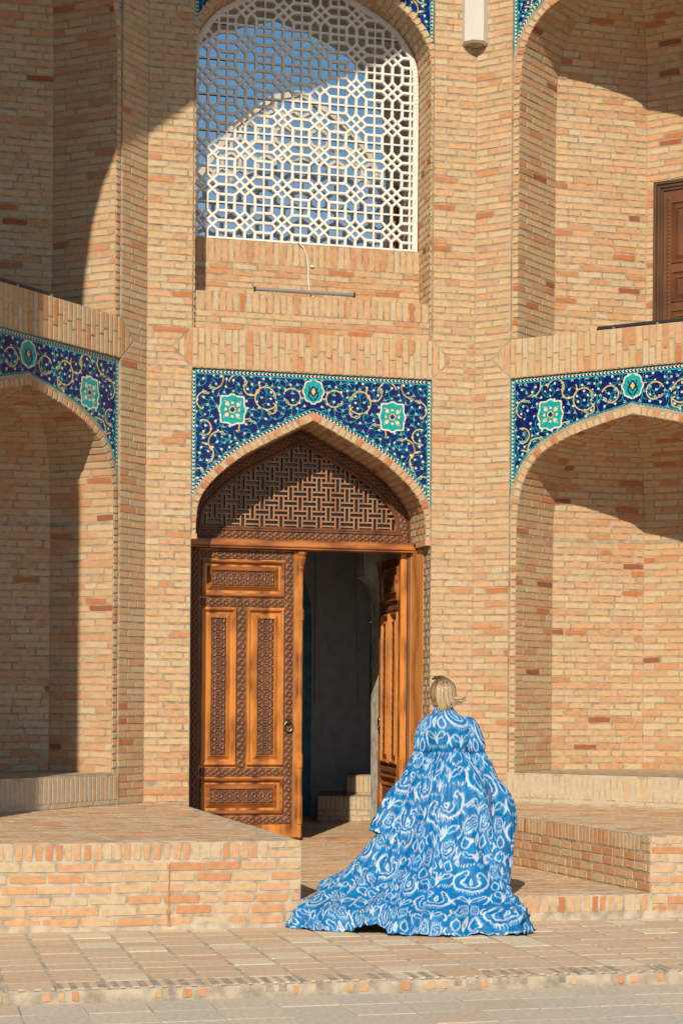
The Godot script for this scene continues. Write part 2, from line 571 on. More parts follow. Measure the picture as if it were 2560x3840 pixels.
# one bay's piers, band, rings and spandrels; w = half the bay, x_in = inner edge of its piers
func bay(house: Node3D, xf: Transform3D, w: float, x_in: float, low: Array, up: Array, lists: Dictionary, ring_low: float, tile_tex: Texture2D, base: float) -> void:
	var mass := Buf.new()
	for s in [-1.0, 1.0]:
		mass.box(Vector3(minf(s * x_in, s * w), 0, -.55), Vector3(maxf(s * x_in, s * w), TOP, 0), xf)
	mass.box(Vector3(-x_in, BAND0, -.40), Vector3(x_in, BAND1, -.002), xf)
	put(house, "wall", mass.mesh(), M.mortar)
	for s in [-1.0, 1.0]:
		var a := minf(s * x_in, s * w)
		var b := maxf(s * x_in, s * w)
		lay(lists.wall, xf, a, b, base, BAND0, 0.0, "wall", COURSE, BRICK_H, .25, 0 if s > 0 else 1)
		lay(lists.wall, xf, a, b, BAND1, TOP, 0.0, "wall", COURSE, BRICK_H, .25, 1 if s > 0 else 0)
		lay_band_end(lists.wall, xf, s * x_in, s * w, s, BAND0, BAND1)
	lay_soldiers(lists.band, xf, -x_in, x_in, BAND0, BAND1, 0.0, "band", .067, .014, true)
	lay_ring(lists.ring, xf, low, .068, ring_low, -.012, x_in - low[0][0] - .01)
	lay_ring(lists.ring, xf, up, .068, BAND1 + .01, -.012, x_in - up[0][0] - .01)
	spandrel(house, xf, low, x_in, BAND0 - .004, tile_tex, "tile_panel", 0.0)
	spandrel(house, xf, up, x_in, TOP - .10, tile_tex, "tile_panel", .02)
	# what carries the rings: a thin skin behind them
	for tab in [low, up]:
		var skin := Buf.new()
		var y0: float = ring_low if tab == low else BAND1
		var ins := whole_arch(tab)
		var outs := offset_arch(ins, x_in - tab[0][0] + .03)
		for i in ins.size() - 1:
			skin.quad(xf * Vector3(ins[i].x, ins[i].y, -.016), xf * Vector3(outs[i].x, outs[i].y, -.016), xf * Vector3(outs[i + 1].x, outs[i + 1].y, -.016), xf * Vector3(ins[i + 1].x, ins[i + 1].y, -.016))
		for s in [-1.0, 1.0]:
			skin.box(Vector3(minf(s * (tab[0][0] + .004), s * x_in), y0, -.2), Vector3(maxf(s * (tab[0][0] + .004), s * x_in), tab[0][1], -.0162), xf)
		put(house, "arch_ring", skin.mesh(), M.mortar)

# glazed tiles over an arch: hexagons clipped by the spandrel, each a tile
func spandrel(house: Node3D, xf: Transform3D, tab: Array, x_in: float, top: float, tx: Texture2D, called: String, shift: float) -> void:
	var ins := whole_arch(tab, .02)
	var outs := offset_arch(ins, .066)
	var poly := PackedVector2Array()
	var tip := 1e9
	for p in outs:
		if absf(p.x) <= x_in - .003 and p.y > tab[0][1] + .02:
			poly.append(p)
			tip = minf(tip, p.y)
	poly.append(Vector2(-x_in + .003, top))
	poly.append(Vector2(x_in - .003, top))
	var back := Buf.new()
	for q in Geometry2D.offset_polygon(poly, .004):
		var ids := Geometry2D.triangulate_polygon(q)
		for i in range(0, ids.size(), 3):
			var a := [q[ids[i]], q[ids[i + 1]], q[ids[i + 2]]]
			if (a[1] - a[0]).cross(a[2] - a[0]) < 0: a.reverse()
			back.tri(xf * Vector3(a[0].x, a[0].y, -.034), xf * Vector3(a[1].x, a[1].y, -.034), xf * Vector3(a[2].x, a[2].y, -.034))
	var panel := put(house, called, back.mesh(), M.grout)
	var m := StandardMaterial3D.new()
	m.albedo_texture = tx
	m.roughness = .32
	m.metallic_specular = .4
	m.clearcoat_enabled = true
	m.clearcoat = .15
	m.clearcoat_roughness = .1
	m.cull_mode = BaseMaterial3D.CULL_DISABLED
	var r := .150
	var row := 0
	var y := top - r * .4
	while y > tip - r * 2.0:
		for k in range(-8, 9):
			var c := Vector2(k * r * sqrt(3.0) + (r * sqrt(3.0) * .5 if row % 2 else 0.0), y)
			var hex := PackedVector2Array()
			for i in 6: hex.append(c + Vector2.from_angle(PI / 6.0 + i * PI / 3.0) * (r - .0022))
			for piece in Geometry2D.intersect_polygons(poly, hex):
				var ids := Geometry2D.triangulate_polygon(piece)
				if ids.is_empty(): continue
				var b := Buf.new()
				var tilt := Vector2(rng.randf_range(-.004, .004), rng.randf_range(-.004, .004))
				for i in range(0, ids.size(), 3):
					var a := [piece[ids[i]], piece[ids[i + 1]], piece[ids[i + 2]]]
					if (a[1] - a[0]).cross(a[2] - a[0]) < 0: a.reverse()
					var u: Array = []
					var w: Array = []
					for p in a:
						u.append(Vector2((p.x / x_in) * .496 + .5, (top - p.y + shift) / 1.32))
						w.append(xf * Vector3(p.x, p.y, -.022 + tilt.dot(p - c)))
					b.tri_uv(w[0], w[1], w[2], u[0], u[1], u[2])
				for i in piece.size():
					var p := piece[i]
					var q := piece[(i + 1) % piece.size()]
					var up := Vector2((p.x / x_in) * .496 + .5, (top - p.y + shift) / 1.32)
					var a := xf * Vector3(p.x, p.y, -.022 + tilt.dot(p - c))
					var e := xf * Vector3(q.x, q.y, -.022 + tilt.dot(q - c))
					var lo := xf.basis.z * .011
					b.tri_uv(a - lo, e - lo, e, up, up, up)
					b.tri_uv(a - lo, e, a, up, up, up)
				put(panel, "tile", b.mesh(), m)
		y -= r * 1.5
		row += 1

# a half-octagon niche: flat faces up to the springing, then a vault that closes on the arch
const NICHE := [[-1.22, 0.0], [-1.14, .70], [-.43, 1.42], [.43, 1.42], [1.14, .70], [1.22, 0.0]]
func niche(house: Node3D, xf: Transform3D, tab: Array, floor_y: float, lists: Dictionary, kind := "niche") -> void:
	var h := half_arch(tab, .01)
	var spring: float = tab[0][1]
	var mass := Buf.new()
	var place := func(i: int, y: float) -> Vector3:
		var k: float = arch_half_width(h, y) / 1.22
		return xf * Vector3(NICHE[i][0] * k, y, -NICHE[i][1] * k - .016)
	for i in 5:
		var a := Vector3(NICHE[i][0], 0, -NICHE[i][1] - .016)
		var b := Vector3(NICHE[i + 1][0], 0, -NICHE[i + 1][1] - .016)
		mass.quad(xf * (a + Vector3(0, floor_y, 0)), xf * (b + Vector3(0, floor_y, 0)), xf * (b + Vector3(0, spring, 0)), xf * (a + Vector3(0, spring, 0)))
		var u := (b - a).normalized()
		var fx := Transform3D(xf.basis * Basis(u, Vector3.UP, u.cross(Vector3.UP)), xf * a)
		lay(lists.wall, fx, 0.0, (b - a).length(), floor_y, spring, 0.0, kind, COURSE, BRICK_H, .25, i)
	# vault courses
	var ys: Array[float] = [spring]
	var y := spring
	while y < h[h.size() - 1].y - .002:
		var run := 0.0
		var y2 := y
		while run < COURSE and y2 < h[h.size() - 1].y - .001:
			var dk := (arch_half_width(h, y2) - arch_half_width(h, y2 + .002)) / 1.22 * 1.1
			run += Vector2(.002, dk).length()
			y2 += .002
		ys.append(y2)
		y = y2
	for c in ys.size() - 1:
		for i in 5:
			var a: Vector3 = place.call(i, ys[c])
			var b: Vector3 = place.call(i + 1, ys[c])
			var d: Vector3 = place.call(i + 1, ys[c + 1])
			var e: Vector3 = place.call(i, ys[c + 1])
			mass.quad(a, b, d, e)
			var nrm := (b - a).cross(e - a).normalized()
			var length := (b - a).length()
			if length < .05: continue
			var x := .003
			var first := true
			while x < length - .02:
				var l := .25 * rng.randf_range(.88, 1.05)
				if first:
					l *= [.98, .5, .72, .45][(c + i) % 4]
					first = false
				if length - x - l < .05: l = length - x - .003
				var s0 := x / length
				var s1 := (x + l) / length
				var t0 := .11
				var t1 := .89
				lay_one(lists.vault, a.lerp(b, s0).lerp(e.lerp(d, s0), t0), a.lerp(b, s1).lerp(e.lerp(d, s1), t0), a.lerp(b, s1).lerp(e.lerp(d, s1), t1), a.lerp(b, s0).lerp(e.lerp(d, s0), t1), nrm, clay(kind), .0035, false)
				x += l + .013
	var f0 := PackedVector3Array()
	for p in NICHE: f0.append(xf * Vector3(p[0], floor_y, -p[1] - .016))
	for i in range(1, f0.size() - 1):
		mass.tri(f0[0], f0[i + 1], f0[i])
	put(house, "niche_wall", mass.mesh(), M.mortar)

# soffit of an arch running back from the wall
func soffit(house: Node3D, xf: Transform3D, tab: Array, z0: float, z1: float, lists: Dictionary, y0: float, called: String) -> void:
	var h := half_arch(tab, .006)
	var mass := Buf.new()
	for s in [-1.0, 1.0]:
		var path := PackedVector2Array([Vector2(tab[0][0], y0)])
		path.append_array(h)
		var run := 0.0
		var last := 0
		var k := 0
		# walk in brick-high steps
		var fine := PackedVector2Array()
		for i in path.size() - 1:
			var n := maxi(1, int((path[i + 1] - path[i]).length() / .006))
			for j in n: fine.append(path[i].lerp(path[i + 1], float(j) / n))
		fine.append(path[path.size() - 1])
		for i in range(1, fine.size()):
			run += (fine[i] - fine[i - 1]).length()
			if run >= COURSE or i == fine.size() - 1:
				var p := fine[last]
				var q := fine[i]
				var a := xf * Vector3(p.x * s, p.y, z0)
				var b := xf * Vector3(p.x * s, p.y, z1)
				var d := xf * Vector3(q.x * s, q.y, z1)
				var e := xf * Vector3(q.x * s, q.y, z0)
				if s > 0: mass.quad(a, b, d, e)
				else: mass.quad(b, a, e, d)
				var nrm := xf.basis * (Vector3(-(q - p).y * s, (q - p).x * s * s, 0).normalized())
				if s < 0: nrm = xf.basis * (Vector3((q - p).y, (q - p).x, 0).normalized())
				if nrm.dot(xf.basis * Vector3(-s, -.3, 0)) < 0: nrm = -nrm
				var w := absf(z1 - z0)
				var x := .004
				var first := true
				while x < w - .03:
					var l := .125 * rng.randf_range(.9, 1.08)
					if first and k % 2: l *= .55
					first = false
					if w - x - l < .04: l = w - x - .004
					var s0 := x / w
					var s1 := (x + l) / w
					var c := [a.lerp(b, s0).lerp(e.lerp(d, s0), .12), a.lerp(b, s1).lerp(e.lerp(d, s1), .12), a.lerp(b, s1).lerp(e.lerp(d, s1), .88), a.lerp(b, s0).lerp(e.lerp(d, s0), .88)]
					if s < 0: c = [c[1], c[0], c[3], c[2]]
					lay_one(lists.vault, c[0], c[1], c[2], c[3], nrm, clay("niche"), .0035, false)
					x += l + .012
				last = i
				run = 0.0
				k += 1
	put(house, called, mass.mesh(), M.mortar)

# ------------------------------------------------------------------ the painted glaze of the tile panels
var canvas: Image
func dot(x: float, y: float, r: float, c: Color) -> void:
	var x0 := maxi(0, int(x - r)); var x1 := mini(canvas.get_width() - 1, int(x + r) + 1)
	var y0 := maxi(0, int(y - r)); var y1 := mini(canvas.get_height() - 1, int(y + r) + 1)
	for j in range(y0, y1 + 1):
		for i in range(x0, x1 + 1):
			var d := Vector2(i + .5 - x, j + .5 - y).length()
			if d < r: canvas.set_pixel(i, j, c)

func stroke(p: PackedVector2Array, r: float, c: Color, taper := 0.0) -> void:
	for i in p.size() - 1:
		var n := maxi(1, int((p[i + 1] - p[i]).length() / maxf(.7, r * .6)))
		for k in n:
			var q := p[i].lerp(p[i + 1], float(k) / n)
			dot(q.x, q.y, r * (1.0 - taper * (i + float(k) / n) / p.size()), c)

func blob(poly: PackedVector2Array, c: Color) -> void:
	var lo := poly[0]; var hi := poly[0]
	for p in poly:
		lo = lo.min(p); hi = hi.max(p)
	for j in range(maxi(0, int(lo.y)), mini(canvas.get_height() - 1, int(hi.y) + 1) + 1):
		for i in range(maxi(0, int(lo.x)), mini(canvas.get_width() - 1, int(hi.x) + 1) + 1):
			if Geometry2D.is_point_in_polygon(Vector2(i + .5, j + .5), poly): canvas.set_pixel(i, j, c)

func lobed(c: Vector2, rx: float, ry: float, lobes: int, depth: float, turn := 0.0) -> PackedVector2Array:
	var p := PackedVector2Array()
	for i in 72:
		var a := i * TAU / 72.0
		var k := 1.0 - depth + depth * absf(cos(a * lobes * .5 + turn))
		p.append(c + Vector2(cos(a) * rx, sin(a) * ry) * k)
	p.append(p[0])
	return p

func ogee(c: Vector2, rx: float, ry: float) -> PackedVector2Array:     # a square cartouche with bulging sides and pointed corners
	var p := PackedVector2Array()
	for i in 96:
		var a := i * TAU / 96.0
		var sq := pow(pow(absf(cos(a)), 3.0) + pow(absf(sin(a)), 3.0), -.333)
		var d := absf(fposmod(a, PI * .5) - PI * .25)
		var k := sq * (1.0 + .06 * cos(a * 8.0)) + .04 * exp(-d * d * 90.0)
		p.append(c + Vector2(cos(a) * rx, sin(a) * ry) * k)
	return p

func paint_tiles(tab: Array, x_in: float, top: float, sd: int) -> Texture2D:
	var sc := 400.0
	var g := RandomNumberGenerator.new()
	g.seed = sd
	var wpx := int(x_in * 2.0 / .992 * sc)
	var hpx := int(1.32 * sc)
	canvas = Image.create(wpx, hpx, false, Image.FORMAT_RGB8)
	var navy := lin(Color(.0015, .018, .155)); var deep := lin(Color(.002, .006, .075))
	var turq := lin(Color(.010, .34, .38)); var cream := lin(Color(.70, .66, .54)); var gold := lin(Color(.66, .47, .17)); var leafy := lin(Color(.014, .26, .33))
	var f := FastNoiseLite.new()
	f.seed = sd; f.frequency = .03; f.fractal_octaves = 3
	for j in hpx:
		for i in wpx:
			canvas.set_pixel(i, j, deep.lerp(navy, clampf(.62 + f.get_noise_2d(i, j) * 1.1, 0.0, 1.0)))
	var px := func(x: float, y: float) -> Vector2: return Vector2(wpx * .5 + x * sc, (top - y) * sc)
	var arch := offset_arch(whole_arch(tab, .02), .066)
	var edge := func(x: float) -> float:          # lower edge of the panel at x
		var best := 0.0
		for p in arch:
			if absf(p.x - x) < .03: best = maxf(best, p.y)
		return best
	# vines, leaves and flowers
	var tries := 0
	var placed: Array[Vector2] = []
	while placed.size() < 150 and tries < 9000:
		tries += 1
		var p := Vector2(g.randf_range(0.0, x_in), g.randf_range(top - 1.25, top - .05))
		if p.y < edge.call(p.x) + .05: continue
		var ok := true
		for q in placed:
			if q.distance_to(p) < .056: ok = false; break
		if ok: placed.append(p)
	for p in placed:
		var a := g.randf() * TAU
		var kind := g.randf()
		var bend := g.randf_range(-1.6, 1.6)
		for s in [-1.0, 1.0]:
			var c: Vector2 = px.call(p.x * s, p.y)
			var v := PackedVector2Array()
			for i in 9:
				var t := a + bend * i / 8.0
				v.append(c + Vector2(cos(t) * s, -sin(t)) * i * 3.4)
			stroke(v, 1.5, turq, .4)
			if kind < .45:
				var d := Vector2(cos(a + 2.2) * s, -sin(a + 2.2))
				var lf := PackedVector2Array()
				for i in 6: lf.append(c + d * i * 3.2 + Vector2(-d.y, d.x) * sin(i * .6) * 3.0)
				stroke(lf, 3.8, leafy, .85)
	for p in placed:
		var kind := g.randf()
		for s in [-1.0, 1.0]:
			var c: Vector2 = px.call(p.x * s, p.y)
			if kind < .62:
				for k in 5: dot(c.x + cos(k * TAU / 5.0) * 3.0, c.y + sin(k * TAU / 5.0) * 3.0, 2.3, cream)
			elif kind < .85:
				for k in 3: dot(c.x + cos(k * TAU / 3.0 + .5) * 4.4, c.y + sin(k * TAU / 3.0 + .5) * 4.2, 2.2, cream)
			else:
				dot(c.x, c.y, 4.0, cream)
				dot(c.x, c.y + 3.5, 2.5, turq)
	for a in 34:
		var o := Vector2(g.randf_range(.05, x_in - .05), g.randf_range(top - 1.1, top - .06))
		if o.y < edge.call(o.x) + .04: continue
		var r0 := g.randf_range(.05, .11)
		var a0 := g.randf() * TAU
		var way := -1.0 if g.randf() < .5 else 1.0
		for s in [-1.0, 1.0]:
			var v := PackedVector2Array()
			for i in 30:
				var t := a0 + way * i * .19
				var r := r0 * (1.0 - .75 * i / 30.0)
				v.append(px.call((o.x + cos(t) * r) * s, o.y + sin(t) * r))
			stroke(v, 1.35, turq)
	# gold scrolls: circles that end in a bud
	var k := x_in / 1.2
	for a in [[.21, top - .24, .095, .4, 5.6], [.47, top - .25, .125, -2.6, 2.9], [.62, top - .16, .09, 2.6, 6.6], [.74, top - .13, .10, .2, 3.0], [1.0, top - .10, .12, 2.2, 4.6], [1.06, top - .30, .10, -1.2, 1.6], [1.08, top - .58, .085, 1.2, 4.8], [.92, top - .70, .12, -.8, 1.9], [1.08, top - .84, .12, 1.5, 3.8], [1.12, top - 1.02, .06, -1.0, 2.5], [.42, top - .36, .06, 2.0, 5.2], [.64, top - .55, .10, -.4, 1.8]]:
		for s in [-1.0, 1.0]:
			var v := PackedVector2Array()
			for i in 26:
				var t: float = lerpf(a[3], a[4], i / 25.0)
				var r: float = a[2] * (1.0 - .25 * i / 25.0)
				v.append(px.call((a[0] * k + cos(t) * r) * s, a[1] + sin(t) * r))
			stroke(v, 2.5, gold)
			var e := v[25]
			var d := (v[25] - v[22]).normalized()
			var bud := PackedVector2Array()
			for i in 7: bud.append(e + d * (i * 3.2 - 4.0) + Vector2(-d.y, d.x) * sin(i * .5) * 4.0)
			stroke(bud, 6.2, gold, .8)
			stroke(bud, 3.2, turq, .8)
	# medallions
	for s in [-1.0, 1.0]:
		var c: Vector2 = px.call(.80 * k * s, top - .385)
		blob(ogee(c, 54, 60), cream)
		blob(ogee(c, 48, 54), turq)
		for i in 4:
			var d := Vector2.from_angle(i * PI * .5 + PI * .25)
			stroke(PackedVector2Array([c + d * 18, c + d * 32 + Vector2(-d.y, d.x) * 10, c + d * 48]), 1.7, gold)
			stroke(PackedVector2Array([c + d.rotated(.7) * 15, c + d.rotated(.9) * 38]), 1.3, deep)
			for jj in 5: dot(c.x + d.x * 31 + cos(jj * TAU / 5.0) * 4.0, c.y + d.y * 31 + sin(jj * TAU / 5.0) * 4.0, 3.2, cream)
			for jj in 4: dot(c.x + d.rotated(.8).x * 27 + cos(jj * TAU / 4.0) * 3.6, c.y + d.rotated(.8).y * 27 + sin(jj * TAU / 4.0) * 3.6, 2.8, cream)
		blob(lobed(c, 15, 15, 4, .25), gold)
		blob(lobed(c, 10, 10, 4, .25), navy)
	var cc: Vector2 = px.call(0.0, top - .17)
	blob(lobed(cc, 46, 52, 8, .12), cream)
	blob(lobed(cc, 40, 46, 8, .12), turq)
	for s in [-1.0, 1.0]:
		stroke(PackedVector2Array([cc + Vector2(6 * s, 34), cc + Vector2(20 * s, 16), cc + Vector2(13 * s, -6), cc + Vector2(18 * s, -20)]), 3.0, deep, .5)
	blob(lobed(cc, 17, 21, 4, .3), deep)
	blob(lobed(cc, 9, 14, 4, .3), gold)
	# borders: chevrons between turquoise lines
	var border := func(path: PackedVector2Array, off: float) -> void:     # path in metres, border inside on its left
		var run := 0.0
		var inner := PackedVector2Array(); var a := PackedVector2Array(); var mid := PackedVector2Array()
		for i in path.size():
			var t := (path[mini(i + 1, path.size() - 1)] - path[maxi(i - 1, 0)]).normalized()
			var nn := Vector2(-t.y, t.x)
			a.append(px.call(path[i].x + nn.x * .006, path[i].y + nn.y * .006))
			mid.append(px.call(path[i].x + nn.x * (.006 + off * .5), path[i].y + nn.y * (.006 + off * .5)))
			inner.append(px.call(path[i].x + nn.x * (.012 + off), path[i].y + nn.y * (.012 + off)))
		stroke(mid, off * sc * .42, deep)
		stroke(a, 3.0, turq)
		stroke(inner, 2.2, turq)
		var last := mid[0]
		for i in range(1, mid.size()):
			var seg := mid[i] - last
			while seg.length() >= 15.0:
				var d := seg.normalized()
				last += d * 15.0
				seg = mid[i] - last
				var w := Vector2(-d.y, d.x) * off * sc * .36
				stroke(PackedVector2Array([last - d * 4.5 + w, last + d * 3.0, last - d * 4.5 - w]), 2.1, cream)
	var ra := arch.duplicate()
	ra.reverse()
	var low := PackedVector2Array()
	for p in ra:
		if absf(p.x) <= x_in: low.append(p)
	border.call(low, .036)
	border.call(PackedVector2Array([Vector2(x_in - .004, top), Vector2(0, top), Vector2(-x_in + .004, top)]), .034)
	border.call(PackedVector2Array([Vector2(-x_in + .004, top), Vector2(-x_in + .004, top - .6), Vector2(-x_in + .004, top - 1.3)]), .026)
	border.call(PackedVector2Array([Vector2(x_in - .004, top - 1.3), Vector2(x_in - .004, top - .6), Vector2(x_in - .004, top)]), .026)
	return tex(canvas)

# ------------------------------------------------------------------ ground, step, terraces
func strip(list: Array, xf: Transform3D, x0: float, x1: float, z0: float, z1: float, len_x: float, len_z: float, gx: float, gz: float, kind: String, stagger: bool, keep: Callable) -> void:
	# flat bricks on a floor; xf: x along the rows, y up
	var z := z0
	var k := 0
	while z < z1 - .02:
		var x := x0 - (rng.randf() * .3 if stagger else 0.0) * len_x - (len_x * .5 if stagger and k % 2 else 0.0)
		while x < x1:
			var l := len_x * (rng.randf_range(.93, 1.05) if stagger else 1.0)
			if keep.call(Vector2(x + l * .5, z + len_z * .5)):
				var j := rng.randf_range(-.003, .003)
				lay_one(list, xf * Vector3(x, 0, z + len_z + j), xf * Vector3(x + l, 0, z + len_z + j), xf * Vector3(x + l, 0, z + j), xf * Vector3(x, 0, z + j), xf.basis.y, clay(kind), .004)
			x += l + gx
		z += len_z + gz
		k += 1

func ground() -> void:
	var g := Buf.new()
	g.quad(Vector3(-150, -.085, 200), Vector3(150, -.085, 200), Vector3(150, -.085, -150), Vector3(-150, -.085, -150))
	var o := put(self, "ground", g.mesh(), M.ground)
	tag(o, "pale dusty courtyard ground", "", "", "structure")
	var all := func(_p: Vector2) -> bool: return true
	# courtyard paving below the kerb
	var yard := Buf.new()
	yard.box(Vector3(-9, -.3, 7.26), Vector3(8, -.078, 12.0))
	o = put(self, "courtyard_paving", yard.mesh(), M.ground)
	tag(o, "worn square pavers of the courtyard below the kerb", "", "", "structure")
	var l: Array = []
	strip(l, Transform3D(Basis.IDENTITY, Vector3(0, -.078, 0)), -4.4, 2.2, 7.28, 9.6, .345, .33, .008, .008, "terrace", false, all)
	pavers(o, l, [Color(.53, .47, .39), Color(.55, .485, .40), Color(.51, .455, .385), Color(.56, .475, .38), Color(.51, .43, .335), Color(.50, .46, .40)], .35, 200)
	# pavement between kerb and terraces
	var bed := Buf.new()
	bed.box(Vector3(-9, -.3, 4.4), Vector3(8, -.003, 7.04))
	o = put(self, "pavement", bed.mesh(), M.cement)
	tag(o, "pavement of square pale bricks before the terraces", "", "", "structure")
	l = []
	strip(l, Transform3D(Basis.IDENTITY, Vector3(0, -.003, 0)), -4.0 + .05, 2.6, 4.66, 7.02, .252, .222, .030, .011, "terrace", false, all)
	pavers(o, l, [Color(.57, .44, .315), Color(.57, .425, .295), Color(.58, .455, .33), Color(.63, .545, .41), Color(.55, .40, .27), Color(.54, .425, .32), Color(.57, .45, .32)], .25, 300)
	# kerb: bricks on edge
	var kb := Buf.new()
	kb.box(Vector3(-9, -.3, 7.04), Vector3(8, -.008, 7.245))
	o = put(self, "kerb", kb.mesh(), M.cement)
	tag(o, "low kerb of grey bricks set on edge", "", "", "structure")
	var x := -4.2
	var km := [mat(Color(.42, .365, .305), .9, M.ground.albedo_texture, M.ground.heightmap_texture, .3, 1.5), mat(Color(.45, .38, .31), .9, M.ground.albedo_texture, M.ground.heightmap_texture, .3, 1.5), mat(Color(.39, .345, .30), .9, M.ground.albedo_texture, M.ground.heightmap_texture, .3, 1.5)]
	while x < 2.4:
		var w := rng.randf_range(.045, .058)
		var b := Buf.new()
		var d := rng.randf_range(-.006, .006)
		b.board(Vector3(x, -.235, -.05), Vector3(x + w, .004 + d * .4, .003 + rng.randf_range(-.002, .003)), .005, Transform3D(Basis(Vector3(1, 0, 0), Vector3(0, 0, 1), Vector3(0, 1, 0)), Vector3(0, 0, 7.24)))
		put(o, "kerb_brick", b.mesh(), km[rng.randi() % 3])
		# the brick's end, broken out in places
		if rng.randf() < .45:
			var e := Buf.new()
			brick_geo(e, Vector3(x + .004, -.066, 7.245), Vector3(x + w, -.066, 7.245), Vector3(x + w, -.014, 7.245), Vector3(x + .004, -.014, 7.245), Vector3(0, 0, 1), .004, Color.WHITE, 1.3)
			put(o, "brick_end", e.mesh(), brick_mats[[0, 2, 4, 7, 8][rng.randi() % 5]])
		x += w + rng.randf_range(.022, .036)

func pavers(parent: Node, list: Array, cols: Array, uvs: float, most: int) -> void:
	var mats: Array = []
	for c in cols: mats.append(mat(c, .9, M.soft, M.ground.heightmap_texture, .05, 1.9))
	var shape: Array = brick_shapes[5]
	for e in list:
		if parent.get_child_count() >= most: break
		var o := MeshInstance3D.new()
		o.name = "paver"
		o.mesh = shape[rng.randi() % 5]
		var r := rng.randf()
		o.material_override = mats[mini(int(r * r * .999 * 0.0 + r * cols.size()), cols.size() - 1)]
		o.transform = Transform3D(Basis(e[1] - e[0], e[3] - e[0], e[4] * rng.randf_range(.7, 1.3)), e[0])
		parent.add_child(o, true)

func terraces() -> void:
	# the entrance step and the floor of the passage
	var step := thing("entrance_step", "low brick step and floor of the passage up to the door", "step")
	step.set_meta("kind", "structure")
	var b := Buf.new()
	b.box(Vector3(-1.168, -.1, 4.3), Vector3(1.54, .186, 4.76))
	b.box(Vector3(-1.5, -.1, -.9), Vector3(2.0, .185, 4.31))
	put(step, "core", b.mesh(), M.cement)
	var l: Array = []
	var front := Transform3D(Basis.IDENTITY, Vector3(0, 0, 4.76))
	lay_soldiers(l, front, -1.18, 1.53, .058, .182, 0.0, "terrace", .066, .018)
	build_bricks(step, l, 60, "step_brick")
	l = []
	strip(l, Transform3D(Basis.IDENTITY, Vector3(0, .186, 0)), -1.3, 1.6, -4.6, 4.7, .25, .115, .009, .008, "floor", true, func(p: Vector2) -> bool: return p.x > -1.22 and p.x < 1.5)
	build_bricks(step, l, 300, "floor_brick")
	# terraces: [outline of the top, counter-clockwise from above as (x, z)]
	var lt := thing("brick_terrace", "low brick terrace beside the closed door leaf, one stain down its front", "terrace", Vector3.ZERO, "terraces beside the door")
	terrace(lt, PackedVector2Array([Vector2(-1.34, -.2), Vector2(-1.17, 4.74), Vector2(-8.0, 4.74), Vector2(-8.0, -.2)]), true)
	var rt := thing("brick_terrace", "low brick terrace with a dark reddish side wall beside the woman", "terrace", Vector3.ZERO, "terraces beside the door")
	terrace(rt, PackedVector2Array([Vector2(7.0, -.2), Vector2(7.0, 4.73), Vector2(1.535, 4.73), Vector2(1.02, -.2)]), false)

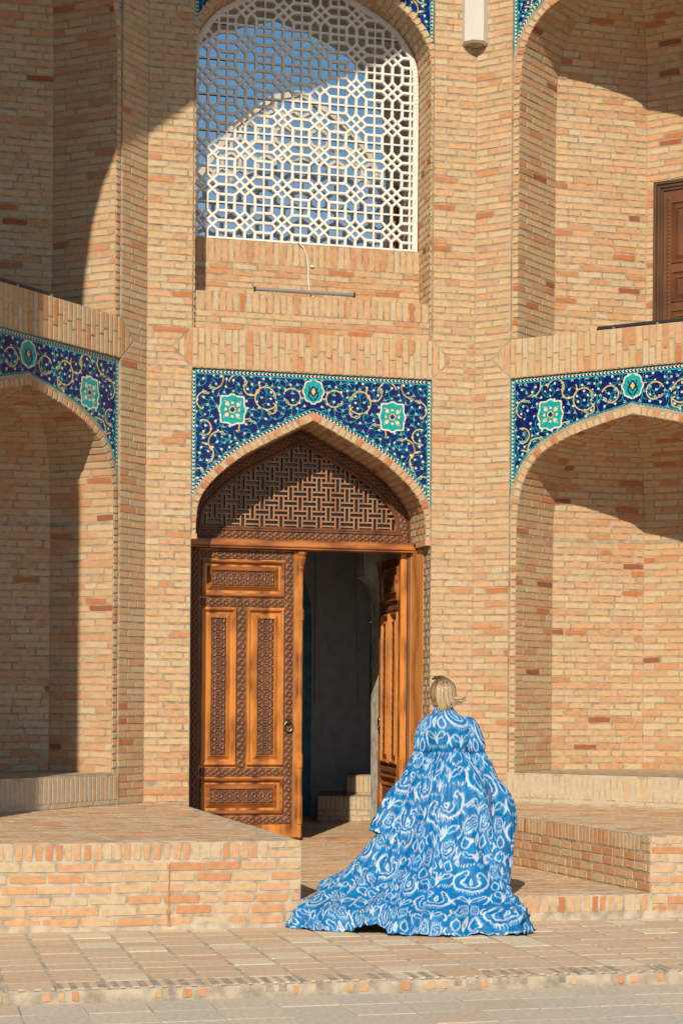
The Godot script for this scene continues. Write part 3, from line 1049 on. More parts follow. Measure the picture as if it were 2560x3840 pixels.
func terrace(t: Node3D, top: PackedVector2Array, is_left: bool) -> void:
	var y := .62
	var b := Buf.new()
	for i in 4:
		var p := top[i]
		var q := top[(i + 1) % 4]
		b.quad(Vector3(q.x, -.1, q.y), Vector3(p.x, -.1, p.y), Vector3(p.x, y - .004, p.y), Vector3(q.x, y - .004, q.y))
	b.quad(Vector3(top[0].x, y - .004, top[0].y), Vector3(top[3].x, y - .004, top[3].y), Vector3(top[2].x, y - .004, top[2].y), Vector3(top[1].x, y - .004, top[1].y))
	put(t, "core", b.mesh(), M.cement)
	var l: Array = []
	var x0 := -5.0 if is_left else 1.54
	var x1 := -1.175 if is_left else 4.0
	var zf := 4.742 if is_left else 4.731
	var f := Transform3D(Basis.IDENTITY, Vector3(0, 0, zf))
	if is_left:
		lay_soldiers(l, f, x0, x1 - .235, .492, .612, 0.0, "terrace", .069, .022)
		lay(l, f, x1 - .23, x1, .492, .622, 0.0, "terrace", .066, .05, .235)
	else:
		lay(l, f, x0, x0 + .26, .474, .622, 0.0, "terrace", .074, .055, .235)
		lay_soldiers(l, f, x0 + .265, x1, .492, .612, 0.0, "terrace", .069, .022)
	lay(l, f, x0, x1, .02, .485, 0.0, "terrace", .0775, .057, .25, 2, .018)
	build_bricks(t, l, 200)
	if not is_left:
		# the side along the passage
		var a := Vector3(top[3].x, 0, top[3].y)
		var e := Vector3(top[2].x, 0, top[2].y)
		var u := (e - a).normalized()
		var s := Transform3D(Basis(u, Vector3.UP, u.cross(Vector3.UP)), a + u.cross(Vector3.UP) * .002)
		l = []
		var length := (e - a).length()
		var sm := Buf.new()
		sm.quad(s * Vector3(0, .1, -.001), s * Vector3(length, .1, -.001), s * Vector3(length, .616, -.001), s * Vector3(0, .616, -.001))
		put(t, "side_wall", sm.mesh(), M.mortar)
		lay_soldiers(l, s, 0.0, length - .14, .49, .615, 0.0, "warm", .062, .014)
		lay(l, s, length - .135, length, .49, .622, 0.0, "warm", .066, .05, .13)
		lay(l, s, 0.0, length, .19, .487, 0.0, "warm", .074, .058, .17, 1, .014)
		build_bricks(t, l, 130, "side_brick")
	# paving on top
	l = []
	var keep := func(p: Vector2) -> bool: return Geometry2D.is_point_in_polygon(p + Vector2(.13 if is_left else -.13, 0), top) and (absf(p.x) + 0.03 < 1.66 + p.y or p.y > 2.2)
	if is_left:
		strip(l, Transform3D(Basis.IDENTITY, Vector3(0, y - .004, 0)), -4.6, -1.2, 0.0, 4.72, .25, .118, .008, .006, "floor", true, keep)
	else:
		strip(l, Transform3D(Basis.IDENTITY, Vector3(0, y - .004, 0)), 1.1, 3.6, 0.0, 4.70, .25, .118, .008, .006, "floor", true, keep)
	build_bricks(t, l, 200, "paving_brick")
	# cement smeared along the foot, its upper edge uneven
	var foot := Buf.new()
	var fx := x0
	var fh := .05
	while fx < x1 - .03:
		var nx := minf(fx + .05, x1)
		var nh := clampf(fh + rng.randf_range(-.014, .014), .022, .075)
		foot.quad(Vector3(fx, -.003, zf + .016), Vector3(nx, -.003, zf + .016), Vector3(nx, nh, zf + .0075), Vector3(fx, fh, zf + .0075))
		foot.quad(Vector3(fx, fh, zf + .0075), Vector3(nx, nh, zf + .0075), Vector3(nx, nh + .004, zf), Vector3(fx, fh + .004, zf))
		fx = nx
		fh = nh
	put(t, "cement_skirt", foot.mesh(), M.cement)
	if is_left:
		# a stain that ran down the front, rust brown with its own outline
		var sb := Buf.new()
		var yy := .46
		var xx := -2.12
		while yy > .03:
			var h := rng.randf_range(.02, .05)
			var w := rng.randf_range(.003, .006) + (rng.randf_range(.004, .016) if yy < .16 else 0.0)
			sb.quad(Vector3(xx - w, yy - h, zf + .0085), Vector3(xx + w, yy - h, zf + .0085), Vector3(xx + w * rng.randf_range(.7, 1.2), yy, zf + .0085), Vector3(xx - w * rng.randf_range(.7, 1.2), yy, zf + .0085))
			yy -= h
			xx += rng.randf_range(-.002, .002)
		put(t, "stain", sb.mesh(), mat(Color(.40, .25, .14), .9, M.ground.albedo_texture))

func bench(house: Node3D, xf: Transform3D, lists: Dictionary) -> void:
	var b := Buf.new()
	b.box(Vector3(-1.29, .5, -.4), Vector3(1.29, .917, .012), xf)
	put(house, "niche_bench", b.mesh(), M.cement)
	lay_soldiers(lists.bench, xf, -1.285, 1.285, .668, .90, .012, "pale", .062, .012)
	lay(lists.bench, xf, -1.285, 1.285, .622, .664, .012, "pale", .045, .036, .24)

# ------------------------------------------------------------------ door recess and window recess
func door_recess(house: Node3D, xf: Transform3D, lists: Dictionary) -> void:
	soffit(house, xf, ARCH_DOOR, -.016, -.60, lists, 3.23, "door_soffit")
	for s in [-1.0, 1.0]:
		var u := Vector3(0, 0, -1) if s > 0 else Vector3(0, 0, 1)
		var fx := Transform3D(Basis(u, Vector3.UP, u.cross(Vector3.UP)), Vector3(s * 1.214, 0, 0.0 if s > 0 else -.6))
		lay(lists.wall, fx, 0.0, .58, .19, 3.19, 0.0, "niche", COURSE, BRICK_H, .13, 1)
	var b := Buf.new()
	for s in [-1.0, 1.0]:
		b.box(Vector3(minf(s * 1.155, s * 1.25), 3.185, -.34), Vector3(maxf(s * 1.155, s * 1.25), 3.235, -.004), xf)
	put(house, "corbel", b.mesh(), brick_mats[2])
	# a name scratched into a brick of the pier
	var tm := TextMesh.new()
	var sf := SystemFont.new()
	sf.font_names = PackedStringArray(["Droid Sans"])
	tm.font = sf
	tm.text = "Louzo"
	tm.font_size = 16
	tm.pixel_size = .0021
	tm.depth = .0006
	var sc := put(house, "scratched_name", tm, mat(Color(.36, .22, .11), .9))
	sc.position = Vector3(-1.475, 1.252, .0068)

func window_recess(house: Node3D, xf: Transform3D, lists: Dictionary) -> void:
	soffit(house, xf, ARCH_WINDOW, -.016, -.46, lists, BAND1 + .2, "window_soffit")
	var b := Buf.new()
	b.box(Vector3(-1.22, BAND1 - .1, -.7), Vector3(1.22, 5.615, -.05), xf)       # ledge
	b.box(Vector3(-1.22, 5.5, -.75), Vector3(1.22, 6.225, -.40), xf)            # sill wall
	put(house, "window_sill", b.mesh(), M.mortar)
	var w := 1.205
	lay(lists.sill, xf, -w, w, BAND1, 5.425, -.05, "warm", .062, .050, .25, 0)
	lay_soldiers(lists.sill, xf, -w, w, 5.425, 5.615, -.05, "warm", .067, .016)
	lay(lists.sill, xf, -1.19, 1.19, 5.62, 5.985, -.40, "warm", .0605, .047, .25, 1)
	lay_soldiers(lists.sill, xf, -1.19, 1.19, 5.99, 6.22, -.40, "warm", .067, .017)

# ------------------------------------------------------------------ the iwan's front arch and vault, which shade the upper bays
func iwan_front(house: Node3D) -> void:
	var half: Array[Vector2] = []
	for p in [[4.70, 9.0], [4.66, 9.45], [4.58, 9.91], [4.46, 10.23], [4.27, 10.52], [4.10, 10.98], [3.70, 11.30], [3.36, 11.55], [2.82, 11.88], [2.34, 12.10], [1.75, 12.40], [.9, 12.95], [0.0, 13.5]]:
		half.append(Vector2(p[0], p[1]))
	var ring: Array[Vector2] = []
	for p in half: ring.append(Vector2(-p.x, p.y))
	for i in range(half.size() - 2, -1, -1): ring.append(half[i])
	var b := Buf.new()
	for s in [-1.0, 1.0]:
		b.box(Vector3(minf(s * 4.7, s * 8.0), -.1, 4.6), Vector3(maxf(s * 4.7, s * 8.0), 9.0, 5.5))
	for i in ring.size() - 1:
		var p := ring[i]
		var q := ring[i + 1]
		for z in [4.6, 5.5]:
			b.quad(Vector3(p.x, p.y, z), Vector3(q.x, q.y, z), Vector3(q.x * 1.7, 13.95 if absf(q.x) < 4.6 else 9.0, z), Vector3(p.x * 1.7, 13.95 if absf(p.x) < 4.6 else 9.0, z))
		b.quad(Vector3(p.x, p.y, 4.6), Vector3(p.x, p.y, 5.5), Vector3(q.x, q.y, 5.5), Vector3(q.x, q.y, 4.6))
	put(house, "iwan_front", b.mesh(), M.clay_plain)
	var v := Buf.new()
	var n := 8
	for k in n:
		for i in ring.size() - 1:
			var q: Array[Vector3] = []
			for a in [[i, k], [i + 1, k], [i + 1, k + 1], [i, k + 1]]:
				var w: float = a[1] * PI * .5 / n
				var p := ring[a[0]]
				q.append(Vector3(p.x * cos(w), 9.0 + (p.y - 9.0) * cos(w), 4.7 - 4.8 * sin(w)))
			v.quad(q[0], q[1], q[2], q[3])
	# side walls between the wings and the front, and the wall behind the vault's foot
	for s in [-1.0, 1.0]:
		v.box(Vector3(minf(s * 4.72, s * 5.2), -.1, 2.38), Vector3(maxf(s * 4.72, s * 5.2), 9.4, 4.59))
		v.box(Vector3(minf(s * 4.05, s * 5.2), -.1, 2.2), Vector3(maxf(s * 4.05, s * 5.2), 9.4, 2.37))
	put(house, "iwan_vault", v.mesh(), M.clay_plain)

# ------------------------------------------------------------------ white lattice window
func bar(b: Buf, xf: Transform3D, p: Vector2, q: Vector2, w: float, z0: float, z1: float) -> void:
	var d := (q - p).normalized()
	var n := Vector2(-d.y, d.x)
	var f := Transform3D(xf.basis * Basis(Vector3(d.x, d.y, 0), Vector3(n.x, n.y, 0), Vector3(0, 0, 1)), xf * Vector3(p.x, p.y, 0))
	b.board(Vector3(0, -w * .5, z0), Vector3((q - p).length(), w * .5, z1), minf(w * .16, .005), f)

func panel_lines() -> Array:
	var c := .225
	var out: Array = []
	for e in [[0, 0, 1, 0], [0, 1, 1, 1], [0, 0, 0, 1], [1, 0, 1, 1]]: out.append([e[0], e[1], e[2], e[3], .050])
	for a in [0.0, 1.0]:
		for b in [0.0, 1.0]:
			var ca := c if a == 0.0 else 1.0 - c
			var cb := c if b == 0.0 else 1.0 - c
			out.append([ca, b, ca, cb, .074]); out.append([a, cb, ca, cb, .074])
	out.append([.5, 0, .5, c, .074]); out.append([.5, 1, .5, 1.0 - c, .074]); out.append([0, .5, c, .5, .074]); out.append([1, .5, 1.0 - c, .5, .074])
	out.append([.5, c, 1.0 - c, .5, .070]); out.append([1.0 - c, .5, .5, 1.0 - c, .070]); out.append([.5, 1.0 - c, c, .5, .070]); out.append([c, .5, .5, c, .070])
	out.append([c, c, 1.0 - c, 1.0 - c, .070]); out.append([1.0 - c, c, c, 1.0 - c, .070])
	return out

func lattice_window(house: Node3D) -> void:
	var win := branch(house, "lattice_window")
	var tab: Array = []
	for p in ARCH_WINDOW: tab.append([p[0] * .965, p[1] - .02])
	var arch := whole_arch(tab, .04)
	var poly := PackedVector2Array([Vector2(-1.148, 6.22), Vector2(1.148, 6.22)])
	poly.append_array(arch)
	var z := -.43
	# border following the arch
	var rim := Buf.new()
	for i in poly.size():
		bar(rim, Transform3D.IDENTITY, poly[i], poly[(i + 1) % poly.size()], .055, z - .03, z + .016)
	put(win, "frame", rim.mesh(), M.jali)
	var lines := panel_lines()
	var sx := .381
	var sy := .358
	var full := Buf.new()
	for e in lines:
		bar(full, Transform3D.IDENTITY, Vector2(e[0] * sx, e[1] * sy), Vector2(e[2] * sx, e[3] * sy), e[4] * sx, -.03, .010 + .002 * sin(e[0] * 31.0 + e[1] * 17.0 + e[2] * 7.0))
	var whole := full.mesh()
	for j in 8:
		for i in range(-4, 4):
			var o := Vector2(-.053 + i * sx, 6.235 + j * sy)
			var corners := [o, o + Vector2(sx, 0), o + Vector2(sx, sy), o + Vector2(0, sy)]
			var inside := 0
			for c in corners:
				if Geometry2D.is_point_in_polygon(c, poly): inside += 1
			if inside == 4:
				var p := put(win, "lattice_panel", whole, M.jali)
				p.position = Vector3(o.x, o.y, z)
			else:
				var b := Buf.new()
				for e in lines:
					var seg := PackedVector2Array([o + Vector2(e[0] * sx, e[1] * sy), o + Vector2(e[2] * sx, e[3] * sy)])
					for part in Geometry2D.intersect_polyline_with_polygon(seg, poly):
						if part.size() > 1 and part[0].distance_to(part[1]) > .02:
							bar(b, Transform3D(Basis.IDENTITY, Vector3(0, 0, z)), part[0], part[part.size() - 1], e[4] * sx, -.03, .010 + .002 * sin(e[0] * 31.0 + e[1] * 17.0 + e[2] * 7.0))
				if b.v.size(): put(win, "lattice_panel", b.mesh(), M.jali)
	# the barrel vault behind, open to the sky at its end
	var v := Buf.new()
	var back: Array = [[1.40, 7.5], [1.36, 8.2], [1.22, 8.62], [1.03, 8.86], [.7, 9.05], [.4, 9.16], [.1, 9.24]]
	var pts := PackedVector2Array([Vector2(1.40, 5.9)])
	for p in back: pts.append(Vector2(p[0], p[1]))
	for i in range(back.size() - 2, -1, -1): pts.append(Vector2(.2 - back[i][0], back[i][1]))
	pts.append(Vector2(-1.20, 5.9))
	for i in pts.size() - 1:
		v.quad(Vector3(pts[i].x, pts[i].y, -.62), Vector3(pts[i].x, pts[i].y, -2.5), Vector3(pts[i + 1].x, pts[i + 1].y, -2.5), Vector3(pts[i + 1].x, pts[i + 1].y, -.62))
	# the wall round the vault's front edge
	for s in [-1.0, 1.0]:
		v.box(Vector3(minf(s * 1.19, s * 2.2), 5.2, -.75), Vector3(maxf(s * 1.19, s * 2.2), 9.3, -.56))
	v.box(Vector3(-1.3, 8.95, -.75), Vector3(1.3, 10.2, -.56))
	put(house, "passage_vault", v.mesh(), M.clay_plain)
	# second screen far back: a honeycomb parapet under a pointed outline
	var scr := branch(house, "honeycomb_screen")
	var hp := PackedVector2Array([Vector2(-.95, 6.0), Vector2(1.9, 6.0), Vector2(1.8, 7.8), Vector2(1.6, 8.3), Vector2(1.36, 8.57), Vector2(1.13, 8.75), Vector2(.74, 8.97), Vector2(.4, 8.89), Vector2(-.06, 8.53), Vector2(-.57, 7.77), Vector2(-.86, 7.1)])
	var fr := Buf.new()
	for i in hp.size(): bar(fr, Transform3D.IDENTITY, hp[i], hp[(i + 1) % hp.size()], .07, -4.08, -3.98)
	put(scr, "frame", fr.mesh(), M.cream)
	var r := .125
	var cells := Buf.new()
	for j in range(0, 18):
		for i in range(-8, 9):
			var c := Vector2(i * r * sqrt(3.0) + (r * sqrt(3.0) * .5 if j % 2 else 0.0), 6.0 + j * r * 1.5)
			for k in 3:
				var a := c + Vector2.from_angle(PI / 6.0 + k * PI / 3.0) * r
				var d := c + Vector2.from_angle(PI / 6.0 + (k + 1) * PI / 3.0) * r
				for part in Geometry2D.intersect_polyline_with_polygon(PackedVector2Array([a, d]), hp):
					if part.size() > 1 and part[0].distance_to(part[1]) > .02: bar(cells, Transform3D.IDENTITY, part[0], part[1], .040, -4.06, -4.0)
	put(scr, "honeycomb", cells.mesh(), M.cream)
	# a wooden leaf in the passage
	var w := Buf.new()
	w.board(Vector3(0, 6.0, 0), Vector3(.42, 7.35, .05), .008, Transform3D(Basis(Vector3(0, 0, 1), Vector3.UP, Vector3(-1, 0, 0)), Vector3(1.37, 0, -2.35)))
	w.board(Vector3(.06, 6.1, .05), Vector3(.36, 6.6, .07), .012, Transform3D(Basis(Vector3(0, 0, 1), Vector3.UP, Vector3(-1, 0, 0)), Vector3(1.37, 0, -2.35)))
	w.board(Vector3(.06, 6.68, .05), Vector3(.36, 7.25, .07), .012, Transform3D(Basis(Vector3(0, 0, 1), Vector3.UP, Vector3(-1, 0, 0)), Vector3(1.37, 0, -2.35)))
	put(house, "passage_door", w.mesh(), M.wood_pale)

# ------------------------------------------------------------------ carved wood
func braid(s: float, t: float) -> float:            # s along (in band widths), t across -1..1
	var a := absf(t - .62 * sin(s * 3.6))
	var b := absf(t + .62 * sin(s * 3.6))
	var r := absf(Vector2(fposmod(s, .8726) - .4363, t * .5).length() - .26) * 1.7
	var e := absf(absf(t) - .94)
	return clampf(1.25 - minf(minf(a, b), minf(r, e * 1.4)) / .20, 0.0, 1.0)

func arabesque(x: float, y: float) -> float:        # in units of the motif; mirrored scrolls round a rosette in each cell
	var u := absf(fposmod(x + .5, 1.0) - .5)
	var v := absf(fposmod(y, 1.0) - .5)
	var r := Vector2(u, v).length()
	var a := absf(fposmod(r * 4.2 + .12 * cos(atan2(v, u) * 4.0), 1.0) - .5) * .48
	var ring := absf(Vector2(u - .5, v - .5).length() - .30)
	var stem := absf(u - .25 - .16 * sin(v * TAU))
	return clampf(1.25 - minf(a, minf(ring, stem)) / .075, 0.0, 1.0)

func carve(parent: Node, called: String, xf: Transform3D, x0: float, x1: float, y0: float, y1: float, z: float, depth: float, along_y: bool, motif: float, res := .0055) -> void:
	var nx := maxi(4, int((x1 - x0) / res))
	var ny := maxi(4, int((y1 - y0) / res))
	var p := PackedVector3Array()
	for j in ny + 1:
		for i in nx + 1:
			var x := lerpf(x0, x1, float(i) / nx)
			var y := lerpf(y0, y1, float(j) / ny)
			var h: float
			if motif > 0.0:
				h = arabesque((x - (x0 + x1) * .5) / motif, (y - y0) / motif)
			elif along_y:
				h = braid((y - y0) / (x1 - x0), (x - (x0 + x1) * .5) / (x1 - x0) * 2.0)
			else:
				h = braid((x - x0) / (y1 - y0), (y - (y0 + y1) * .5) / (y1 - y0) * 2.0)
			if i == 0 or j == 0 or i == nx or j == ny: h = 0.0
			p.append(xf * Vector3(x, y, z + depth * h))
	put(parent, called, sheet(p, ny + 1, nx + 1), M.wood_carved)

# nested rectangles: [inset, height] pairs make a moulded frame; returns the inset of the last
func moulding(b: Buf, xf: Transform3D, x0: float, x1: float, y0: float, y1: float, prof: Array, cap := true) -> void:
	for k in prof.size() - 1:
		var a: float = prof[k][0]
		var c: float = prof[k + 1][0]
		var za: float = prof[k][1]
		var zc: float = prof[k + 1][1]
		var pa := [Vector3(x0 + a, y0 + a, za), Vector3(x1 - a, y0 + a, za), Vector3(x1 - a, y1 - a, za), Vector3(x0 + a, y1 - a, za)]
		var pc := [Vector3(x0 + c, y0 + c, zc), Vector3(x1 - c, y0 + c, zc), Vector3(x1 - c, y1 - c, zc), Vector3(x0 + c, y1 - c, zc)]
		for i in 4:
			var j := (i + 1) % 4
			b.quad(xf * pa[i], xf * pa[j], xf * pc[j], xf * pc[i])
	if cap:
		var e: float = prof[prof.size() - 1][0]
		var z: float = prof[prof.size() - 1][1]
		b.quad(xf * Vector3(x0 + e, y0 + e, z), xf * Vector3(x1 - e, y0 + e, z), xf * Vector3(x1 - e, y1 - e, z), xf * Vector3(x0 + e, y1 - e, z))

const PROFILE := [[0.0, .002], [.003, .028], [.012, .036], [.022, .034], [.027, .020], [.034, .018], [.038, -.014], [.052, -.014], [.056, -.004], [.096, .026], [.099, .034], [.105, .034], [.108, .016]]

func leaf(house: Node3D, xf: Transform3D) -> void:     # x from the hinge to the free edge, z outwards
	var w := 1.05
	var h := 2.92
	var d := branch(house, "door_leaf")
	var slab := Buf.new()
	slab.box(Vector3(0, 0, -.055), Vector3(w - .03, h, 0), xf)
	slab.board(Vector3(.02, .0, 0), Vector3(w - .03, .135, .014), .004, xf)
	slab.board(Vector3(w - .085, .0, 0), Vector3(w - .02, h, .016), .006, xf)
	put(d, "slab", slab.mesh(), M.wood)
	for p in [[.012, .868, .112, .48], [.012, .378, .593, 2.184], [.486, .868, .593, 2.184], [.012, .868, 2.313, 2.675]]:
		var b := Buf.new()
		moulding(b, xf, p[0], p[1], h - p[3], h - p[2], PROFILE, false)
		put(d, "raised_panel", b.mesh(), M.wood if p[1] - p[0] < .5 else M.wood_level)
		carve(d, "carved_field", xf, p[0] + .108, p[1] - .108, h - p[3] + .108, h - p[2] - .108, .012, .016, true, .085)
	carve(d, "carved_rail", xf, .01, .965, h - .098, h - .012, .002, .014, false, 0.0)
	carve(d, "carved_rail", xf, .01, .87, h - .582, h - .50, .002, .014, false, 0.0)
	carve(d, "carved_rail", xf, .01, .87, h - 2.295, h - 2.21, .002, .014, false, 0.0)
	carve(d, "carved_rail", xf, .01, .965, h - 2.782, h - 2.70, .002, .014, false, 0.0)
	carve(d, "carved_stile", xf, .384, .482, h - 2.21, h - .582, .0025, .014, true, 0.0)
	carve(d, "carved_stile", xf, .874, .966, h - 2.78, h - .02, .003, .014, true, 0.0)
	# colonnette with a capital on the free edge
	var col := Buf.new()
	var prof := [[0.0, .024], [.13, .024], [.14, .031], [.42, .031], [.43, .024], [.70, .024], [.715, .031], [.85, .031], [.865, .024], [2.20, .023], [2.215, .032], [2.32, .032], [2.335, .023], [2.72, .023], [2.74, .032], [2.76, .026], [2.80, .038], [2.84, .050], [2.86, .046], [2.89, .060], [2.91, .060]]
	for k in prof.size() - 1:
		for i in 8:
			var a := PI * .125 + i * PI * .25
			var a2 := a + PI * .25
			var c := Vector3(w - .008, 0, -.004)
			col.quad(xf * (c + Vector3(cos(a) * prof[k][1], prof[k][0], sin(a) * prof[k][1])), xf * (c + Vector3(cos(a2) * prof[k][1], prof[k][0], sin(a2) * prof[k][1])), xf * (c + Vector3(cos(a2) * prof[k + 1][1], prof[k + 1][0], sin(a2) * prof[k + 1][1])), xf * (c + Vector3(cos(a) * prof[k + 1][1], prof[k + 1][0], sin(a) * prof[k + 1][1])))
	put(d, "colonnette", col.mesh(), M.wood)
	# ring handle on a lobed plate
	var at := Vector3(.915, h - 1.745, .02)
	var ring := Buf.new()
	for i in 28:
		for j in 8:
			var q: Array[Vector3] = []
			for e in [[i, j], [i + 1, j], [i + 1, j + 1], [i, j + 1]]:
				var a: float = e[0] * TAU / 28.0
				var c: float = e[1] * TAU / 8.0
				q.append(xf * (at + Vector3(cos(a) * (.043 + .0105 * cos(c)), -.045 + sin(a) * (.050 + .0105 * cos(c)), .018 + .0095 * sin(c))))
			ring.quad(q[0], q[1], q[2], q[3])
	for i in 12:
		var a := i * TAU / 12.0
		var a2 := (i + 1) * TAU / 12.0
		for k in [[0.0, .016, .020, .013], [.020, .013, .035, .006]]:
			var y := at + Vector3(0, .012, 0)
			ring.quad(xf * (y + Vector3(cos(a) * k[1] * 1.5, sin(a) * k[1] * 2.6, k[0])), xf * (y + Vector3(cos(a2) * k[1] * 1.5, sin(a2) * k[1] * 2.6, k[0])), xf * (y + Vector3(cos(a2) * k[3] * 1.5, sin(a2) * k[3] * 2.2, k[2])), xf * (y + Vector3(cos(a) * k[3] * 1.5, sin(a) * k[3] * 2.2, k[2])))
	put(d, "ring_handle", ring.mesh(), M.bronze)

func portal(house: Node3D) -> void:
	var id := Transform3D.IDENTITY
	var z := -.56
	leaf(house, Transform3D(Basis.IDENTITY, Vector3(-1.03, .222, z - .012)))
	var u := Vector3(.075, 0, -1.0).normalized()
	leaf(house, Transform3D(Basis(u, Vector3.UP, Vector3(u.z, 0, -u.x)), Vector3(1.085, .222, z - .10)))
	var fr := branch(house, "door_frame")
	var b := Buf.new()
	b.board(Vector3(-1.205, 3.165, z - .16), Vector3(1.205, 3.245, z + .085), .010, id)
	b.board(Vector3(-1.19, 3.148, z - .10), Vector3(1.19, 3.1655, z + .070), .004, id)
	put(fr, "lintel", b.mesh(), M.wood_level)
	b = Buf.new()
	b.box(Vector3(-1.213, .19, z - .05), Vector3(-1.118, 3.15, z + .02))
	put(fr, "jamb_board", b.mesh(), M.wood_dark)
	carve(fr, "carved_jamb", id, -1.118, -1.032, .2, 3.148, z + .006, .014, true, 0.0)
	b = Buf.new()
	b.board(Vector3(1.068, .19, z - .13), Vector3(1.140, 3.15, z - .02), .006, id)
	put(fr, "jamb_post", b.mesh(), M.wood)
	carve(fr, "carved_jamb", id, 1.140, 1.172, .2, 3.148, z - .008, .012, true, 0.0)
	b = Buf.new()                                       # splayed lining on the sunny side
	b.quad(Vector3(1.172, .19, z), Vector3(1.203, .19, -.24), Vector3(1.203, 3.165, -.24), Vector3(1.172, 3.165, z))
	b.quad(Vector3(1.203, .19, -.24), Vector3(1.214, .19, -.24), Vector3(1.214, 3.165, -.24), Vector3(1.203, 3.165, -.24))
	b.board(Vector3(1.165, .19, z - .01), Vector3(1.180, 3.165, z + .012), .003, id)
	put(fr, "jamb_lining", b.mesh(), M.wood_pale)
	b = Buf.new()
	b.box(Vector3(-1.03, .188, z - .14), Vector3(1.10, .212, z - .09))
	put(fr, "threshold", b.mesh(), M.wood_lattice)
	# tympanum
	var ty := branch(house, "tympanum")
	var arch := whole_arch(ARCH_DOOR, .02)
	var band := func(a: float, za: float, c: float, zc: float, buf: Buf) -> void:
		var p := offset_arch(arch, -a)
		var q := offset_arch(arch, -c)
		for i in arch.size() - 1:
			buf.quad(Vector3(q[i].x, maxf(q[i].y, 3.245), zc), Vector3(p[i].x, maxf(p[i].y, 3.245), za), Vector3(p[i + 1].x, maxf(p[i + 1].y, 3.245), za), Vector3(q[i + 1].x, maxf(q[i + 1].y, 3.245), zc))
	b = Buf.new()
	for k in [[-.02, z + .03, .022, z + .03], [.022, z + .03, .026, z + .004], [.112, z + .004, .117, z + .022], [.117, z + .022, .128, z + .024], [.128, z + .024, .138, z + .008], [.138, z + .008, .148, z + .004], [.148, z + .004, .150, z - .05]]:
		band.call(k[0], k[1], k[2], k[3], b)
	b.board(Vector3(-1.07, 3.328, z - .05), Vector3(1.07, 3.352, z + .022), .006, id)
	b.board(Vector3(-1.06, 3.3525, z - .05), Vector3(1.06, 3.378, z + .010), .006, id)
	put(ty, "arched_moulding", b.mesh(), M.wood_old)
	var glass := Buf.new()
	var gp := offset_arch(arch, -.12)
	var gq := PackedVector2Array([Vector2(-1.05, 3.30), Vector2(1.05, 3.30)])
	for q in gp:
		if q.y > 3.31: gq.append(q)
	extrude(glass, gq, z - .068, z - .060)
	put(ty, "pane", glass.mesh(), M.pane)
	# carved arch band
	var n := 5
	var fine := whole_arch(ARCH_DOOR, .006)
	var cols := 15
	var p := PackedVector3Array()
	for i in fine.size():
		for j in cols:
			var t := float(j) / (cols - 1)
			var o := offset_arch_at(fine, i, -lerpf(.112, .026, t))
			var hgt := braid(i * .006 / .086, t * 2.0 - 1.0) if j > 0 and j < cols - 1 else 0.0
			p.append(Vector3(o.x, maxf(o.y, 3.246), z + .002 + .013 * hgt))
	put(ty, "carved_arch", sheet(p, fine.size(), cols), M.wood_carved)
	carve(ty, "carved_rail", id, -1.14, 1.14, 3.246, 3.328, z + .002, .014, false, 0.0)
	# basket-weave slats
	var ip := offset_arch(arch, -.145)
	var poly := PackedVector2Array([Vector2(-1.02, 3.376), Vector2(1.02, 3.376)])
	for q in ip:
		if q.y > 3.38: poly.append(q)
	var c := .0985
	for j in 9:
		for i in range(-11, 12):
			var m := Vector2(i * c, 3.376 + (j + .5) * c)
			for k in [-.024, .024]:
				var seg: PackedVector2Array
				if posmod(i + j, 2) == 0: seg = PackedVector2Array([m + Vector2(k, -c * .5 - .022), m + Vector2(k, c * .5 + .022)])
				else: seg = PackedVector2Array([m + Vector2(-c * .5 - .022, k), m + Vector2(c * .5 + .022, k)])
				for part in Geometry2D.intersect_polyline_with_polygon(seg, poly):
					if part.size() > 1 and part[0].distance_to(part[1]) > .015:
						var sb := Buf.new()
						var dz := .004 if posmod(i + j, 2) == 0 else .0
						bar(sb, id, part[0], part[1], .0165, z - .045 + dz, z - .026 + dz)
						put(ty, "slat", sb.mesh(), M.wood_lattice)

func offset_arch_at(a: PackedVector2Array, i: int, d: float) -> Vector2:
	var t := a[mini(i + 1, a.size() - 1)] - a[maxi(i - 1, 0)]
	var nrm := Vector2(t.y, -t.x).normalized()
	if absf(a[i].x) < .001: nrm = Vector2(0, 1.12)
	return a[i] + nrm * d

